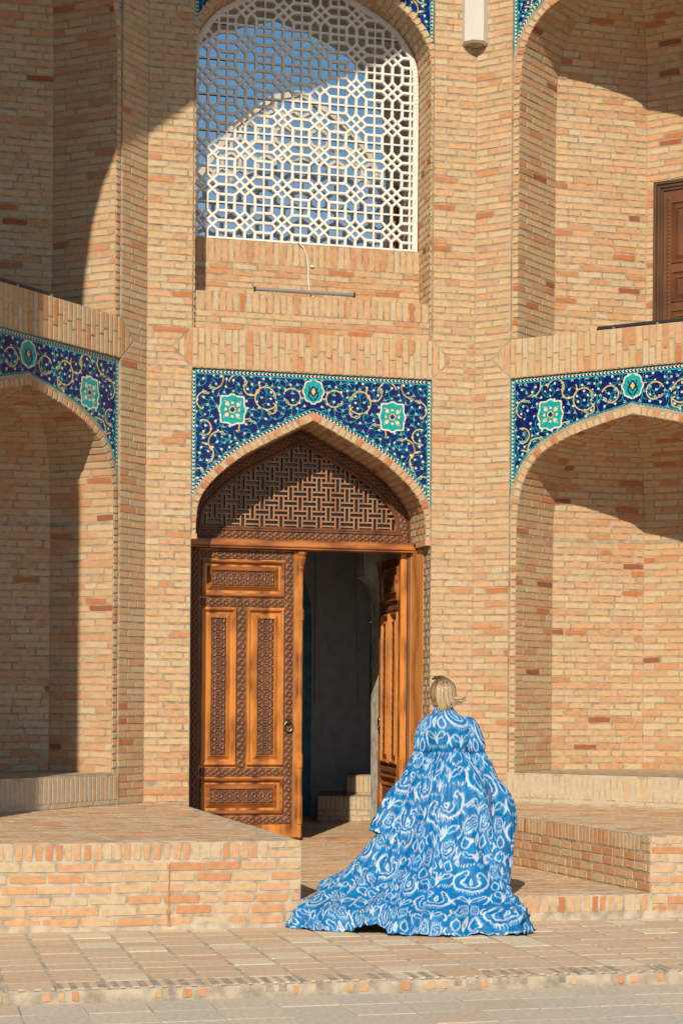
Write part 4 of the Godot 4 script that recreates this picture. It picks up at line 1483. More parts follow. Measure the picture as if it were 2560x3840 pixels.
# ------------------------------------------------------------------ the dim room behind the door
func interior(house: Node3D) -> void:
	var room := branch(house, "entrance_room")
	var b := Buf.new()
	b.box(Vector3(-2.2, .19, -4.7), Vector3(1.76, 4.7, -4.45))             # back wall, with an opening on the garden side
	b.box(Vector3(2.55, .19, -4.7), Vector3(3.4, 4.7, -4.45))
	b.box(Vector3(1.76, .19, -4.7), Vector3(2.55, 1.62, -4.45))
	b.box(Vector3(1.76, 3.2, -4.7), Vector3(2.55, 4.7, -4.45))
	b.box(Vector3(-2.4, .1, -4.7), Vector3(-2.2, 4.9, -.56))
	b.box(Vector3(3.4, .1, -4.7), Vector3(3.6, 4.9, -.56))
	b.box(Vector3(-2.4, 4.7, -4.7), Vector3(3.6, 4.9, -.42))
	b.box(Vector3(-2.2, .1, -.80), Vector3(-1.19, 4.7, -.57))
	b.box(Vector3(1.19, .1, -.80), Vector3(3.4, 4.7, -.57))
	put(room, "room_wall", b.mesh(), M.plaster)
	var sp := Buf.new()
	var arch := whole_arch(ARCH_DOOR, .05)
	var out := offset_arch(arch, .8)
	for i in arch.size() - 1:
		sp.quad(Vector3(arch[i].x, arch[i].y, -.60), Vector3(out[i].x, maxf(out[i].y, 3.0), -.60), Vector3(out[i + 1].x, maxf(out[i + 1].y, 3.0), -.60), Vector3(arch[i + 1].x, arch[i + 1].y, -.60))
	put(room, "arch_backing", sp.mesh(), M.plaster)
	# blue arched recess, pilaster with a bracket
	b = Buf.new()
	var pa := PackedVector2Array([Vector2(.2, .19), Vector2(1.02, .19), Vector2(1.02, 2.6), Vector2(.99, 2.9), Vector2(.92, 3.1), Vector2(.80, 3.28), Vector2(.6, 3.45), Vector2(.2, 3.45)])
	extrude(b, pa, -4.45, -4.42)
	put(room, "blue_panel", b.mesh(), M.blue_paint)
	b = Buf.new()
	extrude(b, PackedVector2Array([Vector2(1.06, 1.55), Vector2(1.30, 1.72), Vector2(1.30, 3.0), Vector2(1.38, 3.5), Vector2(1.5, 3.9), Vector2(1.5, 4.6), Vector2(1.0, 4.6), Vector2(1.06, 3.3)]), -4.45, -4.39)
	put(room, "pilaster", b.mesh(), M.plaster)
	b = Buf.new()
	extrude(b, PackedVector2Array([Vector2(1.61, 1.62), Vector2(1.755, 1.62), Vector2(1.755, 3.35), Vector2(1.57, 3.3)]), -4.45, -4.38)
	put(room, "pilaster", b.mesh(), M.plaster)
	# white pier with a scalloped bracket, nearer the door
	b = Buf.new()
	extrude(b, PackedVector2Array([Vector2(1.288, .19), Vector2(1.55, .19), Vector2(1.55, 4.6), Vector2(1.0, 4.6), Vector2(1.08, 3.6), Vector2(1.105, 3.02), Vector2(1.17, 2.985), Vector2(1.23, 2.93), Vector2(1.26, 2.82), Vector2(1.275, 2.6), Vector2(1.288, 2.2)]), -2.55, -2.2)
	put(room, "white_pier", b.mesh(), M.white_plaster)
	# brick stair
	var st := Buf.new()
	var sx := Transform3D(Basis(Vector3.UP, deg_to_rad(-14.0)), Vector3(.86, .19, -3.35))
	st.box(Vector3(0, 0, -1.2), Vector3(1.6, .30, 0), sx)
	st.box(Vector3(.34, .30, -1.2), Vector3(1.6, .53, -.42), sx)
	put(room, "stair", st.mesh(), M.mortar)
	var l: Array = []
	lay_soldiers(l, sx, .005, 1.0, .14, .295, .002, "pale", .05, .010)
	lay(l, sx, .005, 1.0, 0.0, .135, .002, "pale", .065, .05, .12)
	lay_soldiers(l, sx, .345, 1.2, .32, .52, -.418, "pale", .05, .010)
	build_bricks(room, l, 60, "stair_brick")
	b = Buf.new()
	b.box(Vector3(-2.2, .10, -4.7), Vector3(3.4, .187, -.8))
	put(room, "room_floor", b.mesh(), M.mortar)

func extrude(b: Buf, poly: PackedVector2Array, z0: float, z1: float, xf := Transform3D.IDENTITY) -> void:
	var ids := Geometry2D.triangulate_polygon(poly)
	for i in range(0, ids.size(), 3):
		var a := [poly[ids[i]], poly[ids[i + 1]], poly[ids[i + 2]]]
		if (a[1] - a[0]).cross(a[2] - a[0]) < 0: a.reverse()
		b.tri(xf * Vector3(a[0].x, a[0].y, z1), xf * Vector3(a[1].x, a[1].y, z1), xf * Vector3(a[2].x, a[2].y, z1))
		b.tri(xf * Vector3(a[0].x, a[0].y, z0), xf * Vector3(a[2].x, a[2].y, z0), xf * Vector3(a[1].x, a[1].y, z0))
	for i in poly.size():
		var p := poly[i]
		var q := poly[(i + 1) % poly.size()]
		b.quad(xf * Vector3(p.x, p.y, z0), xf * Vector3(q.x, q.y, z0), xf * Vector3(q.x, q.y, z1), xf * Vector3(p.x, p.y, z1))

# ------------------------------------------------------------------ the small door in the upper niche
func upper_door(house: Node3D, xf: Transform3D) -> void:
	var d := branch(house, "balcony_door")
	var z := -1.428
	var b := Buf.new()
	for k in [[0.0, .05], [.035, .035], [.065, .02]]:
		var o: float = k[0]
		b.board(Vector3(-.335 + o, BAND1, z), Vector3(-.335 + o + .036, 7.02 - o, z + k[1]), .006, xf)
		b.board(Vector3(.335 - o - .036, BAND1, z), Vector3(.335 - o, 7.02 - o, z + k[1]), .006, xf)
		b.board(Vector3(-.299 + o, 6.984 - o, z), Vector3(.299 - o, 7.02 - o, z + k[1]), .006, xf)
	put(d, "frame", b.mesh(), M.wood_dark)
	b = Buf.new()
	b.box(Vector3(-.26, BAND1, z - .04), Vector3(.26, 6.95, z + .004), xf)
	put(d, "slab", b.mesh(), M.wood_old)
	for p in [[6.16, 6.80], [5.76, 6.08], [BAND1 + .04, 5.68]]:
		b = Buf.new()
		moulding(b, Transform3D(xf.basis, xf * Vector3(0, 0, z)), -.15, .15, p[0], p[1], [[0.0, .004], [.004, .016], [.012, .018], [.02, .004], [.045, .004], [.075, .022], [.08, .010]], true)
		put(d, "raised_panel", b.mesh(), M.wood_old)
	var teeth := Buf.new()
	for s in [-1.0, 1.0]:
		var y := BAND1 + .02
		while y < 6.86:
			teeth.tri(xf * Vector3(s * .205, y, z + .006), xf * Vector3(s * .165, y, z + .006), xf * Vector3(s * .185, y + .03, z + .02))
			teeth.tri(xf * Vector3(s * .165, y, z + .006), xf * Vector3(s * .165, y + .04, z + .006), xf * Vector3(s * .185, y + .03, z + .02))
			y += .04
	put(d, "chip_carving", teeth.mesh(), M.wood_carved)

# ------------------------------------------------------------------ pipes, lamp, cable, white boxes
func tube(b: Buf, pts: Array, r: float, sides := 8, col := Color.WHITE) -> void:
	var rings: Array = []
	for i in pts.size():
		var t: Vector3 = (pts[mini(i + 1, pts.size() - 1)] - pts[maxi(i - 1, 0)]).normalized()
		var a := t.cross(Vector3.UP if absf(t.y) < .9 else Vector3.RIGHT).normalized()
		var c := t.cross(a)
		var ring: Array = []
		for k in sides: ring.append(pts[i] + (a * cos(k * TAU / sides) + c * sin(k * TAU / sides)) * r)
		rings.append(ring)
	for i in pts.size() - 1:
		for k in sides:
			var k2 := (k + 1) % sides
			b.quad(rings[i][k], rings[i + 1][k], rings[i + 1][k2], rings[i][k2], col)
	for k in range(1, sides - 1):
		b.tri(rings[0][0], rings[0][k], rings[0][k + 1], col)
		b.tri(rings[-1][0], rings[-1][k + 1], rings[-1][k], col)

func fittings(left: Transform3D, right: Transform3D) -> void:
	for e in [[right, -.375, 1.25, "black pipe on the brick band below the small balcony door"], [left, -1.25, .40, "thin black pipe on the brick band of the shaded bay"]]:
		var t := thing("pipe", e[3], "pipe", Vector3.ZERO, "pipes on the brick bands")
		var b := Buf.new()
		tube(b, [e[0] * Vector3(e[1], BAND1 + .030, -.05), e[0] * Vector3(e[2], BAND1 + .030, -.05)], .017, 10)
		tube(b, [e[0] * Vector3(e[1], BAND1 + .016, -.028), e[0] * Vector3(e[2], BAND1 + .016, -.028)], .010, 8)
		put(t, "tube", b.mesh(), M.black_pipe)
		for k in 4:
			var x: float = lerpf(e[1] + .18, e[2] - .1, k / 3.0)
			var c := Buf.new()
			c.box(Vector3(x - .012, BAND1 + .003, -.075), Vector3(x + .012, BAND1 + .022, -.012), e[0])
			put(t, "clip", c.mesh(), M.grey_metal)
	# the lamp bar on the window ledge
	var lamp := thing("lamp_bar", "grey lamp bar lying along the ledge under the lattice window", "lamp", Vector3(-.055, 5.695, -.20))
	var b := Buf.new()
	tube(b, [Vector3(-.50, 0, 0), Vector3(.50, -.0, 0)], .019, 12)
	put(lamp, "housing", b.mesh(), M.grey_metal)
	for s in [-1.0, 1.0]:
		b = Buf.new()
		b.board(Vector3(s * .508 - .009, -.022, -.022), Vector3(s * .508 + .009, .022, .022), .003)
		put(lamp, "end_cap", b.mesh(), M.black_pipe)
		b = Buf.new()
		tube(b, [Vector3(s * .33 - .015, -.078, .01), Vector3(s * .33 - .015, -.01, .02), Vector3(s * .33 + .015, -.01, .02), Vector3(s * .33 + .015, -.078, .01)], .003, 6)
		put(lamp, "clip", b.mesh(), M.clip)
	var cable := thing("cable", "white cable hanging from the lattice window to the lamp bar", "cable", Vector3(-.06, 5.62, -.3))
	b = Buf.new()
	tube(b, [Vector3(-.03, .63, -.14), Vector3(-.02, .61, -.08), Vector3(.03, .56, -.075), Vector3(.065, .48, -.08), Vector3(.08, .36, -.082), Vector3(.084, .24, -.085), Vector3(.084, .12, -.03), Vector3(.086, .06, .06), Vector3(.09, .01, .13), Vector3(.105, -.004, .16)], .0065, 8)
	put(cable, "wire", b.mesh(), M.white_cable)
	b = Buf.new()
	b.board(Vector3(.105, .372, -.095), Vector3(.135, .388, -.075), .003)
	put(cable, "clip", b.mesh(), M.white_cable)
	# white boxed-in posts high in the corners between the bays
	for e in [[1.0, 8.245, "long white boxed lamp post high in the sunny corner of the brick piers"], [-1.0, 8.50, "white boxed lamp post high in the shaded corner"]]:
		var t := thing("corner_box", e[2], "lamp housing", Vector3(e[0] * 1.625, e[1], .04), "white boxes in the corners")
		b = Buf.new()
		for i in 8:
			var a := PI * .125 + i * PI * .25
			var a2 := a + PI * .25
			var r := .135
			b.quad(Vector3(cos(a2) * r, 0, sin(a2) * r), Vector3(cos(a) * r, 0, sin(a) * r), Vector3(cos(a) * r, 1.0, sin(a) * r), Vector3(cos(a2) * r, 1.0, sin(a2) * r))
			b.quad(Vector3(cos(a2) * r * .8, -.02, sin(a2) * r * .8), Vector3(cos(a) * r * .8, -.02, sin(a) * r * .8), Vector3(cos(a) * r, 0, sin(a) * r), Vector3(cos(a2) * r, 0, sin(a2) * r))
		put(t, "casing", b.mesh(), M.white_paint)
		b = Buf.new()
		for i in 8:
			var a := PI * .125 + i * PI * .25
			b.tri(Vector3(0, -.035, 0), Vector3(cos(a) * .11, -.018, sin(a) * .11), Vector3(cos(a + PI * .25) * .11, -.018, sin(a + PI * .25) * .11))
		put(t, "base", b.mesh(), M.clay_plain)

# ------------------------------------------------------------------ greenery glimpsed through the room
func garden() -> void:
	var t := thing("garden_shrub", "green leafy shrub glimpsed through the dark room behind the door", "shrub", Vector3(2.75, 0, -7.0))
	var b := Buf.new()
	var g := RandomNumberGenerator.new()
	g.seed = 4
	for i in 16000:
		var p := Vector3(g.randf_range(-1.3, 1.3), g.randf_range(.4, 4.4), g.randf_range(-.7, .7))
		if Vector2(p.x / 1.3, (p.y - 2.3) / 2.1).length() > 1.0 + .2 * sin(p.y * 9.0): continue
		var u := Vector3(g.randf_range(-1, 1), g.randf_range(-1, 1), g.randf_range(-1, 1)).normalized()
		var v := u.cross(Vector3(g.randf_range(-1, 1), g.randf_range(-1, 1), g.randf_range(-1, 1)).normalized()).normalized()
		b.quad(p - u * .085, p - v * .042, p + u * .085, p + v * .042)
	put(t, "crown", b.mesh(), M.leaf)
	b = Buf.new()
	for k in 5: tube(b, [Vector3(-.1 + k * .05, 0, 0), Vector3(-.3 + k * .16, .8, .05), Vector3(-.5 + k * .26, 2.0, 0)], .025, 6)
	put(t, "trunk", b.mesh(), M.wood_dark)

# ------------------------------------------------------------------ the woman in the blue robe
# local axes of her node: x to her right hand as she walks towards the door turned a little left, y up from the step, z behind her
func ikat() -> Texture2D:
	var n := 768
	canvas = Image.create(n, n, false, Image.FORMAT_RGB8)
	canvas.fill(Color.BLACK)
	var w := Color.WHITE
	var k := Color.BLACK
	var st := func(p: Array, r: float, c: Color) -> void:
		var q := PackedVector2Array()
		for e in p: q.append(Vector2(e[0], e[1]))
		var cv := Curve2D.new()
		for i in q.size():
			var t := (q[mini(i + 1, q.size() - 1)] - q[maxi(i - 1, 0)]) * .22
			cv.add_point(q[i], -t, t)
		cv.bake_interval = 2.0
		for e in cv.get_baked_points(): wrap_dot(e.x, e.y, r, c)
	# each motif is drawn with its mirror image about the axis x = ax
	var both := func(ax: float, p: Array, r: float, c: Color) -> void:
		for s in [-1.0, 1.0]:
			var q: Array = []
			for e in p: q.append([ax + e[0] * s, e[1]])
			st.call(q, r, c)
	var pelmet := func(ax: float, y: float) -> void:
		both.call(ax, [[0, y + 150], [45, y + 138], [88, y + 90], [96, y + 30], [70, y - 10]], 8.7, w)
		both.call(ax, [[70, y - 10], [40, y - 26], [26, y - 2], [46, y + 14]], 5.6, w)
		both.call(ax, [[0, y + 112], [34, y + 98], [54, y + 58], [40, y + 30]], 5.6, w)
		for e in [[20, 122], [48, 104], [66, 74], [72, 44]]: both.call(ax, [[e[0], y + e[1]], [e[0] + 3, y + e[1] + 9]], 4.5, k)
		both.call(ax, [[0, y + 30], [10, y + 60], [0, y + 88]], 6.2, w)
		for i in 8: both.call(ax, [[8 + i * 13, y + 150 - i * i * 1.6], [8 + i * 13, y + 184 - i * i * 1.9]], 1.8, w)
	var loop := func(ax: float, x: float, y: float, h: float) -> void:
		both.call(ax, [[x, y], [x - 22, y + h * .4], [x - 16, y + h * .85], [x + 4, y + h], [x + 26, y + h * .8], [x + 26, y + h * .4], [x + 6, y + 4]], 5.3, w)
		both.call(ax, [[x + 4, y + h * .5], [x + 6, y + h * .72]], 7.0, k)
	var boxes := func(ax: float, y: float) -> void:
		both.call(ax, [[14, y], [58, y], [58, y + 74], [14, y + 74], [14, y]], 3.7, w)
		both.call(ax, [[48, y + 18], [30, y + 16], [26, y + 32], [46, y + 42], [44, y + 58], [26, y + 58]], 3.7, w)
		for i in 5: both.call(ax, [[14 + i * 11, y + 80], [14 + i * 11, y + 104]], 2.0, w)
		for i in 5: both.call(ax, [[14 + i * 11, y - 26], [14 + i * 11, y - 8]], 2.0, w)
	var antler := func(ax: float, y: float) -> void:
		both.call(ax, [[0, y + 90], [8, y + 50], [24, y + 20], [52, y + 2], [70, y + 14], [60, y + 30]], 5.6, w)
		both.call(ax, [[6, y + 60], [30, y + 52], [54, y + 44]], 4.4, w)
		both.call(ax, [[0, y + 8], [0, y + 44]], 5.0, w)
	# four warp stripes, each a ladder of the same motifs started at another height
	for c in 4:
		var ax := 96.0 + c * 192.0
		var y: float = [10.0, 390.0, 200.0, 590.0][c]
		pelmet.call(ax, y + 20.0)
		antler.call(ax, y + 232.0)
		boxes.call(ax, y + 362.0)
		loop.call(ax, 52, y + 486.0, 86)
		both.call(ax, [[0, y + 486], [9, y + 520], [0, y + 560]], 6.7, w)
		antler.call(ax, y + 596.0)
		for k2 in 6: both.call(ax, [[12 + k2 * 13, y + 700], [12 + k2 * 13, y + 728 - absf(k2 - 2.5) * 6.0]], 2.9, w)
		both.call(ax, [[82, y + 250], [92, y + 285], [78, y + 320]], 5.9, w)
		both.call(ax, [[84, y + 380], [76, y + 420], [88, y + 462]], 5.0, w)
		both.call(ax, [[86, y + 610], [94, y + 650], [80, y + 690]], 5.9, w)
	canvas.resize(n / 3, n / 3, Image.INTERPOLATE_LANCZOS)          # dye bleeds: soft edges
	canvas.resize(n, n, Image.INTERPOLATE_CUBIC)
	var mask := canvas
	var f := FastNoiseLite.new()
	f.seed = 77; f.frequency = .6
	var f2 := FastNoiseLite.new()
	f2.seed = 78; f2.frequency = .012
	var im := Image.create(n, n, false, Image.FORMAT_RGB8)
	var blue := Color(.001, .128, .385); var pale := Color(.001, .235, .52); var white := Color(.44, .53, .67)
	for x in n:
		var jit := f.get_noise_1d(x * .9) * 15.0        # threads shifted along the warp: the feathered edge of ikat
		for y in n:
			var a := mask.get_pixel(x, posmod(int(y + jit), n)).r
			var b := mask.get_pixel(x, posmod(int(y + jit * .5 + 6.0), n)).r
			var m := a * .6 + b * .4
			var c := blue.lerp(pale, clampf(f2.get_noise_2d(x, y) * 1.1 + .16 + (.35 if m > .1 and m < .9 else 0.0), 0.0, 1.0))
			im.set_pixel(x, y, lin(c.lerp(white, clampf(pow(m, 1.5), 0.0, 1.0))))
	return tex(im)

func wrap_dot(x: float, y: float, r: float, c: Color) -> void:
	var n := canvas.get_width()
	for j in range(int(y - r), int(y + r) + 2):
		for i in range(int(x - r), int(x + r) + 2):
			if Vector2(i + .5 - x, j + .5 - y).length() < r: canvas.set_pixel(posmod(i, n), posmod(j, n), c)

func closed_spline(p: Array, u: float) -> Vector3:
	var n := p.size()
	var f := u * n
	var i := int(floor(f))
	var t := f - i
	var a: Vector3 = p[posmod(i - 1, n)]
	var b: Vector3 = p[posmod(i, n)]
	var c: Vector3 = p[posmod(i + 1, n)]
	var d: Vector3 = p[posmod(i + 2, n)]
	return b.cubic_interpolate(c, a, d, t)

func woman() -> void:
	var who := thing("person", "person with short blond hair in a flowing blue and white patterned robe, seen from behind", "person", Vector3(-.03, .19, 4.62))
	who.rotation.y = deg_to_rad(-14.0)
	var cloth := StandardMaterial3D.new()
	cloth.albedo_texture = ikat()
	cloth.roughness = .5
	cloth.metallic_specular = .35
	cloth.cull_mode = BaseMaterial3D.CULL_DISABLED
	cloth.uv1_scale = Vector3(1.0 / .76, 1.0 / .76, 1)
	var skin := mat(Color(.42, .22, .14), .55)
	put(who, "body", body_mesh(), skin)
	# ---- robe skirt with its train; rows run from the waist to the hem
	var base := -.19                                     # the pavement, below the step she stands on
	var hem: Array = []
	var turn: Array = []
	for e in [[.40, -.05, .20, -12], [.46, .26, .15, 14], [.54, .55, .06, 34], [.50, .80, .012, 54], [.15, .90, .012, 75], [-.194, .93, .012, 94], [-.42, .90, .02, 108], [-.54, .86, .07, 118], [-.65, .82, .06, 126], [-.763, .755, .012, 137], [-1.0, .63, .012, 154], [-1.175, .49, .012, 171], [-1.06, .33, .09, 184], [-.93, .12, .22, 204], [-.55, -.12, .21, 235], [-.1, -.18, .21, 270], [.22, -.14, .21, 310]]:
		hem.append(Vector3(e[0], e[2] + base, e[1]))
		turn.append(Vector3(e[3], 0, 0))
	for i in turn.size(): turn[i] = Vector3(cos(deg_to_rad(turn[i].x)), 0, sin(deg_to_rad(turn[i].x)))
	var cols := 300
	var rows := 110
	var crumple := FastNoiseLite.new()
	crumple.seed = 31; crumple.frequency = 2.4; crumple.fractal_octaves = 4
	var p := PackedVector3Array()
	var uv := PackedVector2Array()
	var plain := PackedVector3Array()
	for i in rows:
		var t := float(i) / (rows - 1)
		for j in cols:
			var u := float(j) / (cols - 1)
			var h := closed_spline(hem, u)
			var d := closed_spline(turn, u)
			d.y = 0
			d = d.normalized()
			var waist := Vector3(d.x * .135, 1.25 + base, d.z * .108)
			var g: float
			var k: float
			if t < .78:
				g = .74 * t / .78
				k = .80 * (1.0 - pow(1.0 - t / .78, 1.30))
			elif t < .88:
				g = lerpf(.74, .93, (t - .78) / .10)
				k = lerpf(.80, .84, (t - .78) / .10)
			else:
				g = lerpf(.93, 1.0, (t - .88) / .12)
				k = lerpf(.84, 1.0, smoothstep(0.0, 1.0, (t - .88) / .12) * .5 + (t - .88) / .24)
			g = lerpf(g, t, .45)
			k = lerpf(k, 1.0 - pow(1.0 - t, 1.42), .45)
			var q := Vector3(lerpf(waist.x, h.x, g), lerpf(waist.y, h.y, k), lerpf(waist.z, h.z, g))
			# hips, then folds that fan out from the waist
			var hip := exp(-pow((t - .13) / .10, 2.0))
			var push := hip * (.06 * maxf(0.0, d.z) + .03 * absf(d.x))
			var a := smoothstep(.02, .55, t) * (1.0 - .35 * t)
			var r := u * TAU
			var fold := .034 * (1.0 - 2.0 * absf(sin(r * 5.0 + 1.0 + .9 * sin(t * 3.0)))) + .016 * sin(r * 13.0 + 2.0 + t * 2.2) + .008 * (1.0 - 2.0 * absf(sin(r * 12.5 - t * 2.0))) + .003 * sin(r * 37.0 + t * 5.0)
			fold += .040 * crumple.get_noise_2d(u * 9.0, t * .8)
			var gather := .006 * sin(r * 46.0) * (1.0 - smoothstep(0.0, .22, t))
			# crushed folds where the train meets the ground, most on the side where it is piled up
			var pile := smoothstep(.72, .95, t) * (.35 + .65 * smoothstep(.1, .6, h.x))
			var rough := crumple.get_noise_3d(q.x * 3.2, q.y * 5.0, q.z * 3.2)
			push += (fold * a + gather) * (.6 + .4 * maxf(0.0, d.z)) + pile * rough * .085
			push += .10 * exp(-pow((t - .24) / .16, 2.0)) * maxf(0.0, d.x)
			q += d * push
			q.y += pile * (.035 * crumple.get_noise_2d(u * 60.0, t * 14.0) + .02 * absf(rough))
			q.y += smoothstep(.9, 1.0, t) * .007 * sin(r * 27.0)
			var floor_y := base if q.z > .12 - q.x * .25 else 0.0
			q.y = maxf(q.y, floor_y + .006 + .004 * (1.0 - t))
			p.append(q)
			var dist := (Vector3(h.x, h.y, h.z) - waist).length()
			var girth := lerpf(1.0, 4.4, t)
			var fu := (u - .30) * girth                    # cut in panels, sewn with the print out of step
			var gore := floorf((u - .02) * 7.0)
			var wob := crumple.get_noise_2d(u * 9.0 + 40.0, t * 2.0)
			uv.append(Vector2(fu + gore * .13 + wob * .032, t * dist * .98 + .2 + gore * .31 + wob * .036))
	var robe := put(who, "robe", sheet(p, rows, cols, false, uv), cloth)
	# ---- bodice
	p = PackedVector3Array()
	uv = PackedVector2Array()
	var prof := [[1.245, .138, .112, .0], [1.272, .146, .118, .0], [1.31, .158, .126, .0], [1.37, .172, .124, -.004], [1.42, .182, .122, -.008], [1.455, .186, .112, -.012], [1.485, .176, .100, -.018], [1.510, .140, .086, -.024], [1.535, .098, .074, -.030], [1.562, .076, .070, -.036], [1.585, .070, .066, -.040]]
	cols = 96
	var n := 44
	for i in n:
		var f := float(i) / (n - 1) * (prof.size() - 1)
		var a := mini(int(f), prof.size() - 2)
		var t := smoothstep(0.0, 1.0, f - a) * .35 + (f - a) * .65
		var y := lerpf(prof[a][0], prof[a + 1][0], t)
		var rx := lerpf(prof[a][1], prof[a + 1][1], t)
		var rz := lerpf(prof[a][2], prof[a + 1][2], t)
		var cx := lerpf(prof[a][3], prof[a + 1][3], t)
		for j in cols:
			var r := j * TAU / (cols - 1)
			var w := .004 * sin(r * 23.0 + y * 9.0) * clampf((1.40 - y) * 9.0, 0.0, 1.0) + .006 * crumple.get_noise_2d(r * 1.6, y * 5.0)
			p.append(Vector3(cx + cos(r) * (rx + w), y + base, sin(r) * (rz + w) + .02 * clampf((y - 1.45) * 5.0, 0.0, 1.0) * maxf(0.0, sin(r))))
			uv.append(Vector2((r / TAU - .25) * 1.02 + .19, -y + .1))
	put(robe, "bodice", sheet(p, n, cols, false, uv), cloth)
	# gathered waistband
	var band := PackedVector3Array()
	var band_uv := PackedVector2Array()
	for i in 9:
		var a := i * TAU / 8.0
		for j in 160:
			var r := j * TAU / 159.0
			var o := .011 + .004 * sin(r * 52.0) + .002 * sin(r * 31.0)
			band.append(Vector3(cos(r) * (.132 + o * cos(a)), 1.246 + base + sin(a) * .014, sin(r) * (.105 + o * cos(a))))
			band_uv.append(Vector2(r / TAU * 1.1, a * .01 + .4))
	put(robe, "waistband", sheet(band, 9, 160, false, band_uv), cloth)
	# ---- sleeves: [x, y, z, radius, flatness]
	for path in [
		[[-.120, 1.478, .0, .050, 1.0], [-.158, 1.452, .006, .060, 1.0], [-.182, 1.40, .012, .062, 1.0], [-.190, 1.34, .018, .067, 1.0], [-.194, 1.292, .020, .068, 1.0], [-.197, 1.268, .02, .062, 1.0], [-.200, 1.252, .02, .053, 1.0], [-.208, 1.225, .024, .060, 1.0], [-.228, 1.15, .035, .074, .95], [-.272, 1.03, .06, .086, .85], [-.340, .89, .10, .112, .75], [-.410, .75, .13, .128, .7], [-.462, .63, .15, .132, .7]],
		[[.110, 1.474, .0, .050, 1.0], [.150, 1.448, .006, .060, 1.0], [.180, 1.39, .012, .063, 1.0], [.194, 1.33, .018, .068, 1.0], [.200, 1.288, .020, .068, 1.0], [.204, 1.264, .02, .062, 1.0], [.207, 1.248, .02, .054, 1.0], [.215, 1.222, .022, .062, 1.0], [.240, 1.16, .026, .074, 1.0], [.276, 1.08, .03, .078, 1.0], [.306, 1.015, .035, .074, 1.0], [.352, .96, .04, .078, .95], [.378, .87, .05, .100, .85], [.386, .74, .06, .106, .8], [.378, .56, .08, .096, .8], [.362, .38, .10, .086, .8], [.350, .25, .11, .080, .8]]]:
		sleeve(robe, path, cloth, base, crumple)
	# ---- white dress under the robe, showing at her elbow
	p = PackedVector3Array()
	for i in 24:
		var t := i / 23.0
		for j in 40:
			var r := j * TAU / 39.0
			var rad := lerpf(.12, .24, t) + .012 * sin(r * 9.0 + t * 4.0) * t
			p.append(Vector3(lerpf(-.13, -.26, t) + cos(r) * rad, lerpf(1.24, .30, t) + base, -.10 + sin(r) * rad * .55))
	put(who, "white_dress", sheet(p, 24, 40), mat(Color(.74, .73, .71), .8))
	hair(who, base)
	# ---- hair clip of small gilt leaves, and dark teal spectacles
	var clip := Buf.new()
	for k in 9:
		var a := lerpf(-.9, 1.0, k / 8.0)
		var c := Vector3(-.072 + sin(a) * .045, 1.778 + base + cos(a) * .014, -.035 + a * .012)
		for e in [Vector3(0, .010, 0), Vector3(.007, .004, .004), Vector3(-.007, .004, -.004)]:
			ball(clip, c + e * 1.5, .0085, 5)
	put(who, "hair_clip", clip.mesh(), M.bronze)
	var sg := Buf.new()
	tube(sg, [Vector3(-.118, 1.668 + base, .030), Vector3(-.128, 1.670 + base, -.01), Vector3(-.136, 1.672 + base, -.050)], .0032, 6)
	for k in 2:
		var c := Vector3(-.122 + k * .046, 1.668 + base, -.088 - k * .022)
		for i in 14:
			var a := i * TAU / 14.0
			var a2 := a + TAU / 14.0
			sg.tri(c, c + Vector3(cos(a) * .022, sin(a) * .019, -cos(a) * .010), c + Vector3(cos(a2) * .022, sin(a2) * .019, -cos(a2) * .010))
	put(who, "spectacles", sg.mesh(), mat(Color(.012, .10, .09), .2))

func ball(b: Buf, c: Vector3, r: float, n := 6) -> void:
	for i in n:
		for j in n * 2:
			var q: Array[Vector3] = []
			for e in [[i, j], [i, j + 1], [i + 1, j + 1], [i + 1, j]]:
				var a: float = e[0] * PI / n
				var s: float = e[1] * PI / n
				q.append(c + Vector3(sin(a) * cos(s), cos(a), sin(a) * sin(s)) * r)
			b.quad(q[0], q[1], q[2], q[3])

func sleeve(robe: Node, path: Array, cloth: Material, base: float, noise: FastNoiseLite) -> void:
	var cv := Curve3D.new()
	for i in path.size():
		var a := Vector3(path[i][0], path[i][1] + base, path[i][2])
		var b := Vector3(path[mini(i + 1, path.size() - 1)][0], path[mini(i + 1, path.size() - 1)][1] + base, path[mini(i + 1, path.size() - 1)][2])
		var c := Vector3(path[maxi(i - 1, 0)][0], path[maxi(i - 1, 0)][1] + base, path[maxi(i - 1, 0)][2])
		cv.add_point(a, (c - b) * .16, (b - c) * .16)
	var per := 7
	var rows := (path.size() - 1) * per + 1
	var cols := 56
	var p := PackedVector3Array()
	var uv := PackedVector2Array()
	var run := 0.0
	var last := cv.sample(0, 0.0)
	for i in rows:
		var k := mini(i / per, path.size() - 2)
		var t := float(i - k * per) / per
		var c := cv.sample(k, t)
		var nx := cv.sample(mini(k, path.size() - 2), minf(t + .05, 1.0))
		var dir := (nx - c).normalized()
		if dir.length() < .5: dir = (c - cv.sample(k, t - .08)).normalized()
		run += (c - last).length()
		last = c
		var r: float = lerpf(path[k][3], path[k + 1][3], t)
		var flat: float = lerpf(path[k][4], path[k + 1][4], t)
		var side := dir.cross(Vector3(0, 0, 1)).normalized()
		var out := side.cross(dir).normalized()
		var wide := smoothstep(.25, .8, run)
		for j in cols:
			var a := j * TAU / (cols - 1)
			var w := 1.0 + wide * (.10 * sin(a * 5.0 + run * 4.0) + .07 * sin(a * 9.0 - run * 6.0)) + .05 * sin(a * 15.0) * exp(-pow((run - .25) / .05, 2.0)) + .14 * noise.get_noise_2d(a * 1.2, run * 4.0)
			p.append(c + (side * cos(a) + out * sin(a) * flat) * r * w)
			uv.append(Vector2(a / TAU * .62, run + .33))
	put(robe, "sleeve", sheet(p, rows, cols, false, uv), cloth)

